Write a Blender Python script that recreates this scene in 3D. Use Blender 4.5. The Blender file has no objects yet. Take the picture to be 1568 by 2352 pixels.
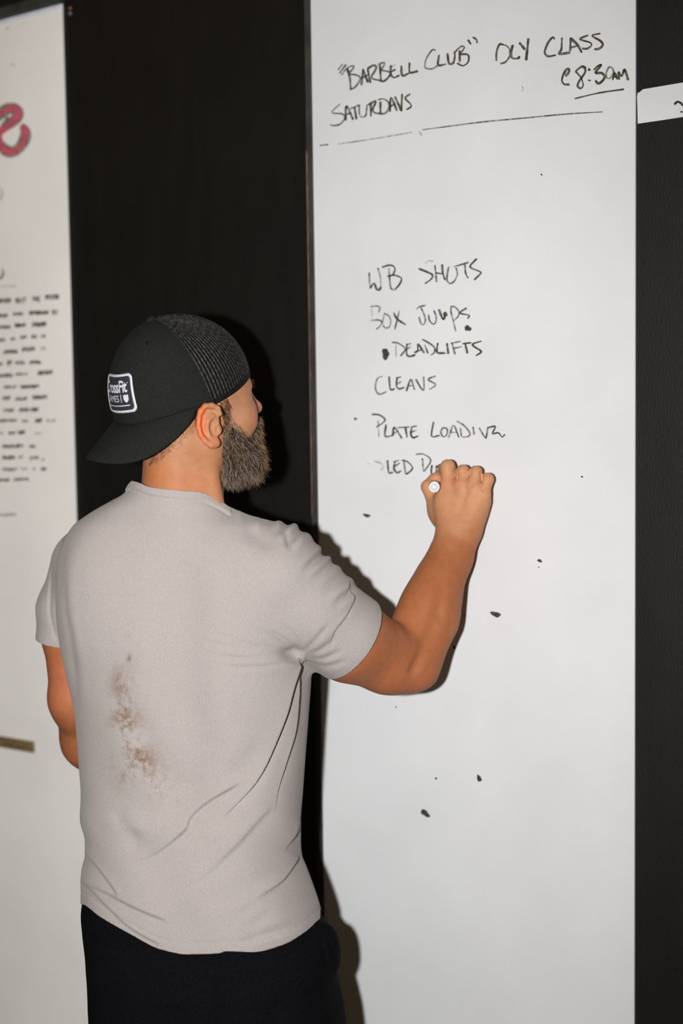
import bpy, math, random
import numpy as np
from mathutils import Matrix, Vector

rng = np.random.default_rng(7)
random.seed(7)
scene = bpy.context.scene
COL = scene.collection

# ------------------------------------------------------------------ camera, light, exposure
FPX = 3267.0
CAM = np.array([0.0, -2.0, 1.65])
YAW, PITCH, ROLL = 37.45, 4.195, -0.785
_y, _p, _r = np.radians([YAW, PITCH, ROLL])
FWD = np.array([-math.sin(_y) * math.cos(_p), math.cos(_y) * math.cos(_p), -math.sin(_p)])
_rt = np.array([math.cos(_y), math.sin(_y), 0.0])
_up = np.cross(_rt, FWD)
RGT = math.cos(_r) * _rt + math.sin(_r) * _up
UPV = -math.sin(_r) * _rt + math.cos(_r) * _up
CB = np.stack([RGT, UPV, FWD])            # rows: camera axes in the world

cd = bpy.data.cameras.new('camera')
cam = bpy.data.objects.new('camera', cd)
COL.objects.link(cam)
cd.sensor_fit = 'VERTICAL'
cd.sensor_height = 36.0
cd.sensor_width = 24.0
cd.lens = FPX * 36.0 / 2352.0
cd.clip_start = 0.05
cam.matrix_world = Matrix(((RGT[0], UPV[0], -FWD[0], CAM[0]), (RGT[1], UPV[1], -FWD[1], CAM[1]),
                           (RGT[2], UPV[2], -FWD[2], CAM[2]), (0, 0, 0, 1)))
cd.dof.use_dof = True
cd.dof.focus_distance = 2.16
cd.dof.aperture_fstop = 2.1
scene.camera = cam

scene.view_settings.view_transform = 'Standard'
scene.view_settings.look = 'None'
scene.view_settings.gamma = 1.0
scene.view_settings.use_curve_mapping = False
scene.view_settings.exposure = 0.0

world = bpy.data.worlds.new('room')
scene.world = world
world.use_nodes = True
bgn = world.node_tree.nodes['Background']
bgn.inputs[0].default_value = (1.0, 0.70, 0.33, 1)
bgn.inputs[1].default_value = 0.085

# the photographer's flash, left of the lens because the camera is held upright
ld = bpy.data.lights.new('camera_flash', 'SPOT')
ld.energy = 324.0
ld.color = (1.0, 0.988, 0.975)
ld.shadow_soft_size = 0.024
ld.spot_size = math.radians(105)
ld.spot_blend = 1.0
lamp = bpy.data.objects.new('camera_flash', ld)
COL.objects.link(lamp)
_lp = CAM - 0.20 * RGT + 0.0 * UPV
lamp.location = _lp
_aim = FWD - 0.22 * RGT - 0.02 * UPV
lamp.rotation_euler = Vector(_aim).to_track_quat('-Z', 'Y').to_euler()

# ------------------------------------------------------------------ helpers
def C(px, py, w):
    """camera-space point (right, up, away) of a pixel at depth w"""
    return np.array([(px - 784.0) * w / FPX, (1176.0 - py) * w / FPX, w])
def c2w(p):
    return CAM + np.asarray(p) @ CB
def w2c(p):
    return (np.asarray(p) - CAM) @ CB.T
def c2px(p):
    p = np.asarray(p)
    return 784.0 + FPX * p[..., 0] / p[..., 2], 1176.0 - FPX * p[..., 1] / p[..., 2]
def wall_depth(px, py, off=0.0):
    r = (px - 784.0) / FPX * RGT[1] + (1176.0 - py) / FPX * UPV[1] + FWD[1]
    return (-off - CAM[1]) / r
def on_wall(px, py, off=0.0):
    """world point on the plane standing `off` in front of the wall"""
    px = np.asarray(px, float); py = np.asarray(py, float)
    d = (px - 784.0)[..., None] / FPX * RGT + (1176.0 - py)[..., None] / FPX * UPV + FWD
    t = (-off - CAM[1]) / d[..., 1]
    return CAM + d * t[..., None]

def spline(pts, n=8):
    """Catmull-Rom through pts"""
    P = np.asarray(pts, float)
    if len(P) < 3:
        t = np.linspace(0, 1, n + 1)[:, None]
        return P[0] * (1 - t) + P[-1] * t
    Q = np.vstack([2 * P[0] - P[1], P, 2 * P[-1] - P[-2]])
    out = []
    for i in range(1, len(Q) - 2):
        t = np.linspace(0, 1, n, endpoint=False)[:, None]
        a, b, c, d = Q[i - 1], Q[i], Q[i + 1], Q[i + 2]
        out.append(0.5 * (2 * b + (c - a) * t + (2 * a - 5 * b + 4 * c - d) * t ** 2 + (3 * b - a - 3 * c + d) * t ** 3))
    out.append(P[-1:])
    return np.vstack(out)

def mesh_obj(name, verts, faces, mats, parent=None, smooth=True, midx=None, origin=None):
    me = bpy.data.meshes.new(name)
    V = np.asarray(verts, float)
    if origin is not None:
        V = V - np.asarray(origin)
    me.from_pydata(V.tolist(), [], faces if isinstance(faces, list) else np.asarray(faces).tolist())
    if not isinstance(mats, (list, tuple)):
        mats = [mats]
    for m in mats:
        me.materials.append(m)
    if midx is not None:
        me.polygons.foreach_set('material_index', np.asarray(midx, np.int32))
    me.polygons.foreach_set('use_smooth', np.full(len(me.polygons), smooth))
    me.update()
    o = bpy.data.objects.new(name, me)
    COL.objects.link(o)
    if parent is not None:
        o.parent = parent
    return o
def empty(name, loc):
    o = bpy.data.objects.new(name, None)
    o.location = loc
    o.empty_display_size = 0.05
    COL.objects.link(o)
    return o
def tag(o, label, cat, group=None):
    o['label'] = label
    o['category'] = cat
    if group:
        o['group'] = group
    return o

class MB:
    def __init__(s):
        s.v, s.f, s.m = [], [], []
        s.n = 0
    def add(s, V, F, m=0):
        V = np.asarray(V, float).reshape(-1, 3)
        s.v.append(V)
        for f in F:
            s.f.append([int(i) + s.n for i in f])
            s.m.append(m)
        s.n += len(V)
    def box(s, lo, hi, m=0):
        x0, y0, z0 = lo; x1, y1, z1 = hi
        V = [(x0, y0, z0), (x1, y0, z0), (x1, y1, z0), (x0, y1, z0), (x0, y0, z1), (x1, y0, z1), (x1, y1, z1), (x0, y1, z1)]
        s.add(V, [(0, 3, 2, 1), (4, 5, 6, 7), (0, 1, 5, 4), (1, 2, 6, 5), (2, 3, 7, 6), (3, 0, 4, 7)], m)
    def lathe(s, a, b, prof, n=28, m=0):
        """prof: list of (t along a->b, radius); closed at zero radii"""
        a = np.asarray(a, float); b = np.asarray(b, float)
        ax = (b - a) / np.linalg.norm(b - a)
        L = np.linalg.norm(b - a)
        e = np.cross(ax, [0.3, 0.2, 0.9]); e /= np.linalg.norm(e)
        g = np.cross(ax, e)
        th = np.linspace(0, 2 * np.pi, n, endpoint=False)
        rings = [a + ax * (t * L) + r * (np.cos(th)[:, None] * e + np.sin(th)[:, None] * g) for t, r in prof]
        V = np.vstack(rings)
        F = []
        for i in range(len(prof) - 1):
            for j in range(n):
                k = (j + 1) % n
                F.append((i * n + j, i * n + k, (i + 1) * n + k, (i + 1) * n + j))
        F.append(tuple(range(n))[::-1])
        F.append(tuple((len(prof) - 1) * n + j for j in range(n)))
        s.add(V, F, m)
    def build(s, name, mats, parent=None, smooth=False, origin=None):
        return mesh_obj(name, np.vstack(s.v), s.f, mats, parent, smooth, s.m, origin)

# ------------------------------------------------------------------ materials
def lin(r, g, b):
    return tuple(((c / 255) / 12.92 if c / 255 <= 0.04045 else ((c / 255 + 0.055) / 1.055) ** 2.4) for c in (r, g, b)) + (1,)
def mat(name, col, rough=0.6, noise=0.0, nscale=40.0, bump=0.0, bscale=300.0, spec=0.5, col2=None, stretch=None, alpha=1.0, metal=0.0, sheen=0.0, lo=0.35, hi=0.65):
    m = bpy.data.materials.new(name)
    m.use_nodes = True
    nt = m.node_tree
    b = nt.nodes['Principled BSDF']
    b.inputs['Roughness'].default_value = rough
    b.inputs['Specular IOR Level'].default_value = spec
    b.inputs['Metallic'].default_value = metal
    b.inputs['Alpha'].default_value = alpha
    if sheen:
        b.inputs['Sheen Weight'].default_value = sheen
    tc = nt.nodes.new('ShaderNodeTexCoord')
    src = tc.outputs['Object']
    if stretch:
        mp = nt.nodes.new('ShaderNodeMapping')
        mp.inputs['Scale'].default_value = stretch
        nt.links.new(src, mp.inputs['Vector'])
        src = mp.outputs['Vector']
    c = tuple(col[:3]) + (1,)
    if noise or col2:
        nz = nt.nodes.new('ShaderNodeTexNoise')
        nz.inputs['Scale'].default_value = nscale
        nz.inputs['Detail'].default_value = 6
        nt.links.new(src, nz.inputs['Vector'])
        rp = nt.nodes.new('ShaderNodeValToRGB')
        rp.color_ramp.elements[0].position = lo
        rp.color_ramp.elements[1].position = hi
        if col2:
            rp.color_ramp.elements[0].color = c
            rp.color_ramp.elements[1].color = tuple(col2[:3]) + (1,)
        else:
            rp.color_ramp.elements[0].color = tuple(x * (1 - noise) for x in c[:3]) + (1,)
            rp.color_ramp.elements[1].color = tuple(min(1, x * (1 + noise)) for x in c[:3]) + (1,)
        nt.links.new(nz.outputs['Fac'], rp.inputs['Fac'])
        nt.links.new(rp.outputs['Color'], b.inputs['Base Color'])
    else:
        b.inputs['Base Color'].default_value = c
    if bump:
        n2 = nt.nodes.new('ShaderNodeTexNoise')
        n2.inputs['Scale'].default_value = bscale
        n2.inputs['Detail'].default_value = 4
        nt.links.new(src, n2.inputs['Vector'])
        bp = nt.nodes.new('ShaderNodeBump')
        bp.inputs['Strength'].default_value = bump
        bp.inputs['Distance'].default_value = 0.002
        nt.links.new(n2.outputs['Fac'], bp.inputs['Height'])
        nt.links.new(bp.outputs['Normal'], b.inputs['Normal'])
    return m

M = {}
M['black_wall'] = mat('black_wall_paint', (0.0042, 0.0038, 0.0030), 0.52, 0.25, 9.0, 0.2, 160.0, 0.42, stretch=(3, 3, 0.6))
M['trim'] = mat('trim_paint', (0.036, 0.036, 0.032), 0.5, 0.25, 20, 0.2, 150)
M['bare_wood'] = mat('bare_wood', lin(105, 84, 76), 0.7, 0.3, 60, stretch=(1, 1, 0.1))
M['board'] = mat('whiteboard_paint', (0.645, 0.655, 0.67), 0.42, 0.03, 5.0, 0.10, 220.0, 0.10)
M['board_left'] = mat('whiteboard_paint_brightened', (0.90, 0.875, 0.84), 0.5, 0.035, 4.0, 0.08, 200.0, 0.25)  # base colour raised above the right board's to make up for flash falloff
M['blue_tape'] = mat('pale_blue_tape', (0.70, 0.74, 0.82), 0.5, 0.05, 30)
M['floor'] = mat('rubber_floor', (0.02, 0.02, 0.02), 0.8, 0.4, 120)
M['brown'] = mat('brown_strip', lin(118, 98, 66), 0.6, 0.3, 18, stretch=(1, 1, 3))
M['label'] = mat('paper_white', (0.64, 0.64, 0.67), 0.6, 0.03, 12)
M['chip'] = mat('chipped_dark', (0.022, 0.024, 0.018), 0.8, 0.0, 260, col2=(0.10, 0.085, 0.07), lo=0.45, hi=0.75)
M['black_ink'] = mat('black_ink', (0.012, 0.012, 0.012), 0.5)
M['brass'] = mat('brass', lin(150, 110, 60), 0.4, metal=0.6)
M['grey_metal'] = mat('grey_metal', lin(95, 95, 90), 0.5)

def ink(name, col, a0, a1, scale=140.0):
    m = mat(name, col, 0.5)
    nt = m.node_tree
    b = nt.nodes['Principled BSDF']
    tc = nt.nodes.new('ShaderNodeTexCoord')
    nz = nt.nodes.new('ShaderNodeTexNoise')
    nz.inputs['Scale'].default_value = scale
    nz.inputs['Detail'].default_value = 3
    mr = nt.nodes.new('ShaderNodeMapRange')
    mr.inputs['From Min'].default_value = 0.32
    mr.inputs['From Max'].default_value = 0.66
    mr.inputs['To Min'].default_value = a0
    mr.inputs['To Max'].default_value = a1
    nt.links.new(tc.outputs['Object'], nz.inputs['Vector'])
    nt.links.new(nz.outputs['Fac'], mr.inputs['Value'])
    nt.links.new(mr.outputs['Result'], b.inputs['Alpha'])
    return m
INK = [ink('marker_ink', (0.050, 0.045, 0.021), 0.52, 0.97), ink('marker_ink_dry', (0.070, 0.062, 0.034), 0.33, 0.82), ink('marker_ink_faint', (0.07, 0.065, 0.045), 0.12, 0.48)]
INK_PINK = ink('pink_marker', lin(224, 104, 122), 0.55, 0.95, 60)
INK_GREY = ink('grey_outline', (0.16, 0.15, 0.11), 0.45, 0.8, 80)

# ------------------------------------------------------------------ the setting
def structure(o):
    o['kind'] = 'structure'
    return o
b = MB(); b.box((-7.0, 0.0, 0.0), (4.0, 0.12, 3.2)); structure(b.build('wall_back', M['black_wall']))
b = MB(); b.box((-7.12, -5.0, 0.0), (-7.0, 0.12, 3.2)); structure(b.build('wall_left', M['black_wall']))
b = MB(); b.box((-7.12, -5.0, -0.1), (4.0, 0.12, 0.0)); structure(b.build('floor', M['floor']))

T = 0.0035                                   # thickness of the boards
def wx(px, py, off=T):
    return float(on_wall(px, py, off)[0])
def wz(px, py, off=T):
    return float(on_wall(px, py, off)[2])
XL = np.mean([wx(714.5, 10), wx(721, 500), wx(731, 1230)])
XR = np.mean([wx(1458.5, 100), wx(1457, 1200), wx(1456, 2300)])
XB = np.mean([wx(142, 30), wx(157, 650), wx(174.5, 1190), wx(205, 2330)])
ZT = np.mean([wz(141, 8.7), wz(0, 47)])
TW = wx(719, 300) - wx(706.5, 300)

b = MB(); b.box((XL - TW, -0.007, 0.0), (XL, 0.0, 3.2)); trim1 = structure(b.build('trim_1', M['trim']))
# worn, paintless edge of that strip
zs = np.linspace(wz(708, 1185), wz(708, 345), 60)
vv, ff = [], []
for i, z in enumerate(zs):
    wdt = 0.0022 + 0.0012 * math.sin(i * 1.7) * math.sin(i * 0.61)
    if i in (0, 59): wdt = 0.0004
    vv += [(XL - TW - 0.0004, -0.0076, z), (XL - TW + wdt, -0.0076, z)]
    if i: ff.append((2 * i - 2, 2 * i - 1, 2 * i + 1, 2 * i))
o = mesh_obj('bare_edge', vv, ff, M['bare_wood'], trim1, False); o['label'] = 'bare brown worn edge'
b = MB(); b.box((-6.0, -0.012, ZT + 0.002), (XB + 0.004, 0.0, ZT + 0.022)); structure(b.build('trim_2', M['trim']))

right = empty('whiteboard', ((XL + XR) / 2, 0, 0.12))
tag(right, 'tall white board with handwritten class list, behind the writing arm', 'whiteboard')
RO = np.array(right.location)
b = MB(); b.box((XL, -T, 0.12), (XR, -0.0001, 3.1)); b.build('panel', M['board'], right, origin=RO)
left = empty('whiteboard', (XB - 0.6, 0, 0.12))
tag(left, 'left white board with a pink letter and blurred small text', 'whiteboard')
LO = np.array(left.location)
b = MB(); b.box((XB - 1.2, -T, 0.12), (XB, -0.0001, ZT)); b.build('panel', M['board_left'], left, origin=LO)
zb = wz(141, 18)
b = MB(); b.box((XB - 1.2, -T - 0.0006, zb), (XB - 0.0004, -T - 0.0001, ZT - 0.0002)); o = b.build('edge_tape', M['blue_tape'], left, origin=LO); o['label'] = 'pale bluish strip along the top edge'

# ------------------------------------------------------------------ writing
_layer = [0]
def stroke(mb, pts, width, off, m=0, n=7, taper=True):
    P = spline(pts, n)
    d = np.gradient(P, axis=0)
    L = np.hypot(d[:, 0], d[:, 1])[:, None] + 1e-9
    d = d / L
    nrm = np.stack([-d[:, 1], d[:, 0]], 1)
    k = len(P)
    seg = np.linspace(0, 1, k)
    ph = random.random() * 6
    wv = width * 0.5 * (1 + 0.16 * np.sin(seg * 5 + ph) + 0.10 * np.sin(seg * 13 + ph * 2))
    # rounded ends
    head = P[0] - d[0] * wv[0] * 0.7
    tail = P[-1] + d[-1] * wv[-1] * 0.7
    A = np.vstack([head + nrm[0] * wv[0] * 0.45, P + nrm * wv[:, None], tail + nrm[-1] * wv[-1] * (0.2 if taper else 0.5)])
    B = np.vstack([head - nrm[0] * wv[0] * 0.45, P - nrm * wv[:, None], tail - nrm[-1] * wv[-1] * (0.2 if taper else 0.5)])
    _layer[0] = (_layer[0] + 1) % 24
    o2 = off + 0.00035 + 0.00001 * _layer[0]
    VA = on_wall(A[:, 0], A[:, 1], o2); VB = on_wall(B[:, 0], B[:, 1], o2)
    V = np.empty((2 * len(A), 3)); V[0::2] = VA; V[1::2] = VB
    mb.add(V, [(2 * i, 2 * i + 1, 2 * i + 3, 2 * i + 2) for i in range(len(A) - 1)], m)
def writing(name, label, parent, org, strokes, ox, oy, sc, width, off=T, mats=None, words=None):
    if words:                                # one part per written word
        i = 0
        for n_, w_ in words:
            writing(name, label.format(w_), parent, org, strokes[i:i + n_], ox, oy, sc, width, off, mats)
            i += n_
        return
    mb = MB()
    for s in strokes:
        m = 0; w = width
        if isinstance(s, dict):
            m = s.get('m', 0); w = s.get('w', width); s = s['p']
        stroke(mb, [(ox + x / sc, oy + y / sc) for x, y in s], w, off, m)
    o = mb.build(name, mats or INK, parent, False, org)
    if label: o['label'] = label
    return o
D = lambda p, m=0, w=None: {'p': p, 'm': m, **({'w': w} if w else {})}

writing('handwriting', 'handwritten word {} of the heading', right, RO, [
    D([(190, 280), (150, 332)], 1, 3.4), D([(222, 285), (165, 362)], 0, 3.6), D([(208, 345), (185, 378)], 1, 3),
    D([(238, 325), (262, 420), (268, 515)], 0, 5), D([(205, 345), (250, 305), (295, 295), (290, 320), (250, 365)], 1, 4), D([(250, 375), (310, 378), (355, 400), (350, 440), (310, 495), (265, 518)], 0, 4),
    D([(370, 470), (385, 330)], 0, 5), D([(385, 330), (430, 445)], 0, 5.5), D([(372, 410), (440, 375)], 0, 4),
    D([(430, 330), (455, 450)], 0, 5), D([(430, 320), (480, 290), (510, 300), (500, 340), (470, 385), (475, 415), (545, 432)], 0, 4.4),
    D([(545, 290), (555, 435)], 0, 5), D([(530, 280), (580, 262), (590, 275), (560, 330)], 1, 4), D([(560, 335), (640, 355), (635, 390), (590, 435), (550, 440)], 0, 4.4),
    D([(648, 295), (650, 375), (680, 405), (725, 385)], 0, 5), D([(650, 300), (690, 285)], 2, 4), D([(650, 350), (690, 330)], 0, 4),
    D([(748, 295), (758, 385), (825, 362)], 0, 5), D([(825, 268), (830, 355), (900, 345)], 0, 5),
    D([(1070, 145), (1040, 145), (990, 215), (970, 290), (985, 318), (1040, 322), (1095, 290)], 1, 4), D([(1105, 195), (1098, 285), (1170, 278)], 0, 5),
    D([(1185, 180), (1200, 270), (1240, 265), (1255, 200), (1250, 165)], 0, 4.8), D([(1300, 150), (1302, 255)], 0, 5), D([(1255, 165), (1310, 112), (1345, 115), (1335, 140), (1300, 180)], 1, 4.2),
    D([(1300, 185), (1370, 185), (1388, 215), (1375, 265), (1330, 293), (1280, 270)], 0, 4.4), D([(1382, 52), (1405, 85)], 0, 5), D([(1430, 25), (1460, 45), (1465, 75)], 0, 4.6)], 740, 80, 4.126, 4.5, words=[(19, 'BARBELL'), (99, 'CLUB')])
writing('handwriting', 'handwritten word SATURDAYS', right, RO, [
    D([(165, 658), (90, 735), (190, 750), (212, 790), (170, 845), (110, 860), (75, 852)], 1, 3.6), D([(220, 805), (230, 675), (290, 800)], 0, 5), D([(225, 755), (270, 740)], 0, 4),
    D([(305, 690), (322, 795)], 0, 5), D([(265, 700), (350, 665)], 1, 3.6), D([(350, 665), (350, 740), (370, 778), (410, 765), (420, 700), (425, 665)], 1, 4),
    D([(460, 660), (460, 770)], 0, 5), D([(440, 660), (495, 630), (505, 640), (480, 700), (490, 735), (545, 748)], 0, 4.4), D([(550, 640), (550, 745)], 0, 5),
    D([(530, 615), (580, 608), (625, 640), (630, 690), (600, 740), (550, 750)], 1, 4), D([(640, 725), (650, 595), (705, 715)], 0, 5), D([(645, 680), (690, 650)], 0, 4),
    D([(690, 590), (745, 715)], 0, 5), D([(755, 565), (748, 720)], 0, 5), D([(828, 562), (785, 600), (830, 650), (840, 680), (800, 708)], 0, 4.2)], 740, 80, 4.126, 4.5)
writing('handwriting', 'handwritten word {} of the heading', right, RO, [
    D([(240, 182), (205, 180), (175, 255), (172, 345)], 0, 4.2), D([(205, 185), (270, 195), (305, 240), (300, 310), (260, 360), (215, 375)], 1, 4), D([(335, 195), (320, 260), (330, 318), (390, 322), (402, 305)], 0, 5.6),
    D([(405, 170), (455, 230)], 0, 6), D([(492, 128), (470, 335)], 0, 6), D([(755, 130), (735, 112), (690, 165), (658, 245), (665, 285), (700, 302), (765, 290)], 0, 4.8),
    D([(828, 120), (822, 230), (800, 278), (905, 265)], 0, 5.4), D([(910, 245), (915, 120)], 0, 5.4), D([(915, 120), (985, 190), (1025, 262)], 0, 6), D([(915, 215), (990, 195)], 1, 4.6),
    D([(1085, 92), (1010, 130), (1110, 165), (1120, 195), (1080, 225), (1035, 225)], 0, 4.8), D([(1208, 75), (1130, 95), (1215, 150), (1235, 190), (1200, 225), (1155, 232)], 0, 5)], 1100, 60, 4.3556, 5, words=[(5, 'OLY'), (99, 'CLASS')])
writing('handwriting', 'handwritten time 8:30AM with an at sign', right, RO, [
    D([(868, 495), (890, 470), (900, 435), (875, 432), (840, 490), (828, 545), (850, 580), (900, 585)], 0, 5.4),
    D([(1065, 415), (1030, 402), (970, 450), (985, 475), (1020, 520), (1040, 590), (1015, 622), (985, 600), (1000, 550), (1055, 470), (1060, 430), (1030, 402)], 0, 4.8),
    D([(1095, 432), (1106, 440)], 0, 6), D([(1092, 540), (1112, 545)], 0, 3.6), D([(1150, 435), (1185, 400), (1220, 390), (1165, 465), (1225, 470), (1255, 510), (1220, 560), (1185, 572), (1165, 545)], 0, 5.4),
    D([(1290, 420), (1270, 470), (1280, 520), (1315, 515), (1345, 465), (1325, 415), (1290, 415)], 1, 4.4), D([(1335, 535), (1355, 470), (1380, 530)], 0, 5), D([(1345, 510), (1375, 505)], 0, 4),
    D([(1390, 470), (1400, 530)], 0, 5), D([(1395, 460), (1425, 500), (1455, 435), (1488, 535)], 0, 5.4)], 1100, 60, 4.3556, 5)
writing('ruled_line', 'short underline below the time', right, RO, [D([(958, 725), (1200, 668), (1445, 632)], 0, 3.8)], 1100, 60, 4.3556, 4)
writing('ruled_line', 'long drawn line across the board, faint at its left end', right, RO, [D([(735, 334), (753, 332)], 0, 3.2), D([(775, 331), (850, 320), (945, 304)], 2, 3), D([(970, 298), (1100, 281), (1205, 271), (1300, 262), (1383, 257)], 1, 3.2), D([(962, 302), (968, 310)], 2, 3), D([(1199, 199), (1201, 205), (1198, 209)], 2, 3)], 0, 0, 1, 3)
writing('handwriting', 'handwritten word {} in the first list line', right, RO, [
    D([(92, 245), (95, 340), (105, 425)], 1, 3.4), D([(105, 425), (150, 370), (180, 435), (210, 448), (232, 420)], 0, 4.8), D([(232, 420), (225, 290), (198, 195)], 2, 3.6), D([(195, 200), (205, 190)], 0, 4.4),
    D([(330, 190), (335, 290), (350, 420), (385, 450)], 1, 3.8), D([(252, 175), (330, 152), (385, 165), (400, 210), (375, 270)], 0, 4.2), D([(315, 285), (390, 272), (460, 295), (480, 325), (450, 390), (400, 445)], 0, 4.2),
    D([(855, 105), (800, 100), (765, 125)], 2, 3), D([(690, 195), (790, 235), (850, 270), (835, 320), (765, 370)], 0, 4.4), D([(880, 155), (890, 250), (900, 350)], 1, 4.2), D([(968, 150), (975, 250), (1000, 325)], 0, 5), D([(895, 245), (960, 255)], 0, 4),
    D([(1045, 175), (1025, 290), (1030, 345), (1065, 372), (1115, 340), (1150, 260), (1135, 185)], 1, 4), D([(1110, 170), (1280, 120)], 1, 3.8), D([(1240, 150), (1250, 250), (1278, 305)], 1, 4), D([(1378, 78), (1310, 150), (1315, 185), (1410, 225), (1430, 250), (1355, 325)], 0, 4.2)], 830, 580, 5.2267, 4, words=[(7, 'WB'), (99, 'SHOTS')])
writing('handwriting', 'handwritten word {} in the second list line', right, RO, [
    D([(110, 75), (190, 68), (220, 90), (205, 140)], 1, 3.4), D([(120, 100), (130, 200)], 2, 3), D([(120, 240), (200, 235), (240, 255), (230, 300), (180, 345)], 1, 3.4), D([(275, 155), (330, 190), (350, 260), (330, 320), (290, 330), (262, 310)], 1, 3.4), D([(262, 312), (256, 250), (275, 155)], 2, 3),
    D([(385, 150), (430, 225), (525, 290)], 0, 4.6), D([(452, 125), (430, 220), (400, 345)], 1, 3.6), D([(655, 105), (700, 75), (770, 60)], 1, 3.6), D([(715, 90), (755, 180), (765, 250), (740, 292), (710, 270), (690, 200)], 1, 3.8),
    D([(805, 175), (815, 240), (860, 285), (890, 260), (895, 190), (870, 125)], 1, 4), D([(930, 115), (965, 205), (990, 225)], 0, 6), D([(990, 150), (1000, 215)], 0, 5), D([(1000, 145), (1022, 182)], 0, 7),
    D([(1075, 75), (1075, 150), (1100, 240), (1130, 370)], 1, 4), D([(1075, 75), (1115, 75), (1165, 130), (1160, 190), (1105, 240)], 1, 4), D([(1255, 95), (1180, 150), (1290, 180), (1275, 215)], 0, 4)], 830, 690, 5.2267, 4, words=[(7, 'BOX'), (99, 'JUMPS')])
writing('handwriting', 'handwritten line DEADLIFTS', right, RO, [
    D([(410, 515), (415, 680)], 2, 3.4), D([(370, 505), (430, 510), (510, 560), (520, 600), (470, 665)], 0, 3.8), D([(545, 525), (540, 600), (545, 655), (580, 672), (640, 655)], 0, 4.4), D([(545, 530), (590, 518)], 1, 3.6), D([(545, 585), (590, 555)], 1, 3.6),
    D([(640, 625), (675, 600), (680, 525), (750, 628)], 0, 4.8), D([(650, 622), (720, 590)], 1, 3.6), D([(760, 540), (795, 630)], 1, 4), D([(730, 468), (780, 495), (850, 540), (880, 580), (870, 630), (830, 655)], 0, 3.8),
    D([(915, 515), (905, 590), (915, 630), (1000, 632)], 0, 4.6), D([(1025, 520), (1040, 635)], 0, 5.2), D([(1085, 510), (1120, 640)], 1, 4.2), D([(1075, 515), (1185, 492)], 1, 3.6), D([(1110, 575), (1200, 555)], 1, 3.6),
    D([(1215, 520), (1315, 508)], 0, 4), D([(1245, 525), (1270, 632)], 0, 5), D([(1435, 490), (1340, 520), (1345, 550), (1430, 605), (1425, 630), (1375, 662)], 0, 4.2)], 830, 690, 5.2267, 4)
writing('handwriting', 'handwritten line CLEANS', right, RO, [
    D([(320, 60), (275, 80), (255, 150), (265, 205), (300, 228), (360, 205)], 1, 3.4), D([(385, 65), (390, 140), (400, 185), (435, 180)], 0, 4.4), D([(460, 75), (455, 150), (480, 178), (525, 165)], 0, 4.2), D([(455, 75), (495, 65)], 1, 3.4), D([(460, 135), (495, 110)], 1, 3.4),
    D([(550, 195), (590, 90), (625, 185)], 0, 4), D([(570, 150), (610, 145)], 1, 3.4), D([(640, 90), (690, 175), (715, 180), (712, 65)], 1, 4), D([(820, 58), (755, 90), (825, 135), (790, 170), (770, 180)], 1, 3.8)], 800, 850, 4.126, 4)
writing('handwriting', 'handwritten word {} in the fifth list line', right, RO, [
    D([(280, 480), (290, 630)], 2, 3.6), D([(225, 420), (290, 425), (345, 465), (325, 500), (265, 540)], 0, 3.6), D([(355, 520), (348, 625), (420, 620)], 0, 4.2), D([(420, 615), (435, 545), (505, 645)], 0, 4.4), D([(415, 610), (470, 575)], 1, 3.4),
    D([(470, 545), (575, 540)], 1, 3.8), D([(540, 550), (555, 635)], 0, 4.4), D([(600, 545), (590, 600), (610, 640), (660, 625)], 0, 4.2), D([(595, 540), (645, 530)], 1, 3.4), D([(595, 590), (640, 570)], 1, 3.4),
    D([(805, 495), (788, 625), (860, 620)], 0, 4), D([(890, 550), (875, 590), (895, 630), (930, 615), (935, 560), (900, 545)], 1, 4), D([(950, 635), (995, 525), (1045, 635)], 1, 4), D([(970, 590), (1020, 590)], 2, 3.4),
    D([(1060, 550), (1070, 630)], 1, 3.6), D([(1030, 485), (1100, 530), (1150, 600), (1130, 630), (1080, 635)], 1, 3.6), D([(1180, 540), (1190, 610)], 1, 3.8), D([(1240, 550), (1290, 635), (1305, 635), (1320, 545)], 1, 4),
    D([(1325, 545), (1390, 535), (1365, 600), (1420, 595), (1455, 635), (1480, 610)], 0, 3.8)], 800, 850, 4.126, 4, words=[(10, 'PLATE'), (99, 'LOADING')])
writing('handwriting', 'handwritten word {} in the unfinished last line', right, RO, [
    D([(250, 865), (300, 880), (330, 910), (310, 945)], 2, 3.4), D([(185, 885), (195, 890)], 2, 3), D([(370, 860), (375, 925), (385, 975), (420, 968)], 0, 4.2), D([(440, 870), (430, 930), (460, 972), (498, 955)], 0, 4.2), D([(430, 870), (475, 855)], 1, 3.4), D([(435, 915), (485, 880)], 1, 3.4),
    D([(525, 870), (540, 985)], 1, 3.8), D([(510, 855), (560, 870), (605, 920), (590, 955), (550, 985)], 0, 4), D([(700, 840), (710, 960)], 1, 3.6), D([(640, 800), (700, 795), (765, 830), (775, 875), (715, 960)], 1, 3.6), D([(790, 905), (785, 970), (805, 995), (830, 965), (830, 910)], 0, 4.2), D([(885, 890), (842, 912), (880, 945)], 0, 4)], 800, 850, 4.126, 4, words=[(8, 'SLED'), (99, 'PUS')])

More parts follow.
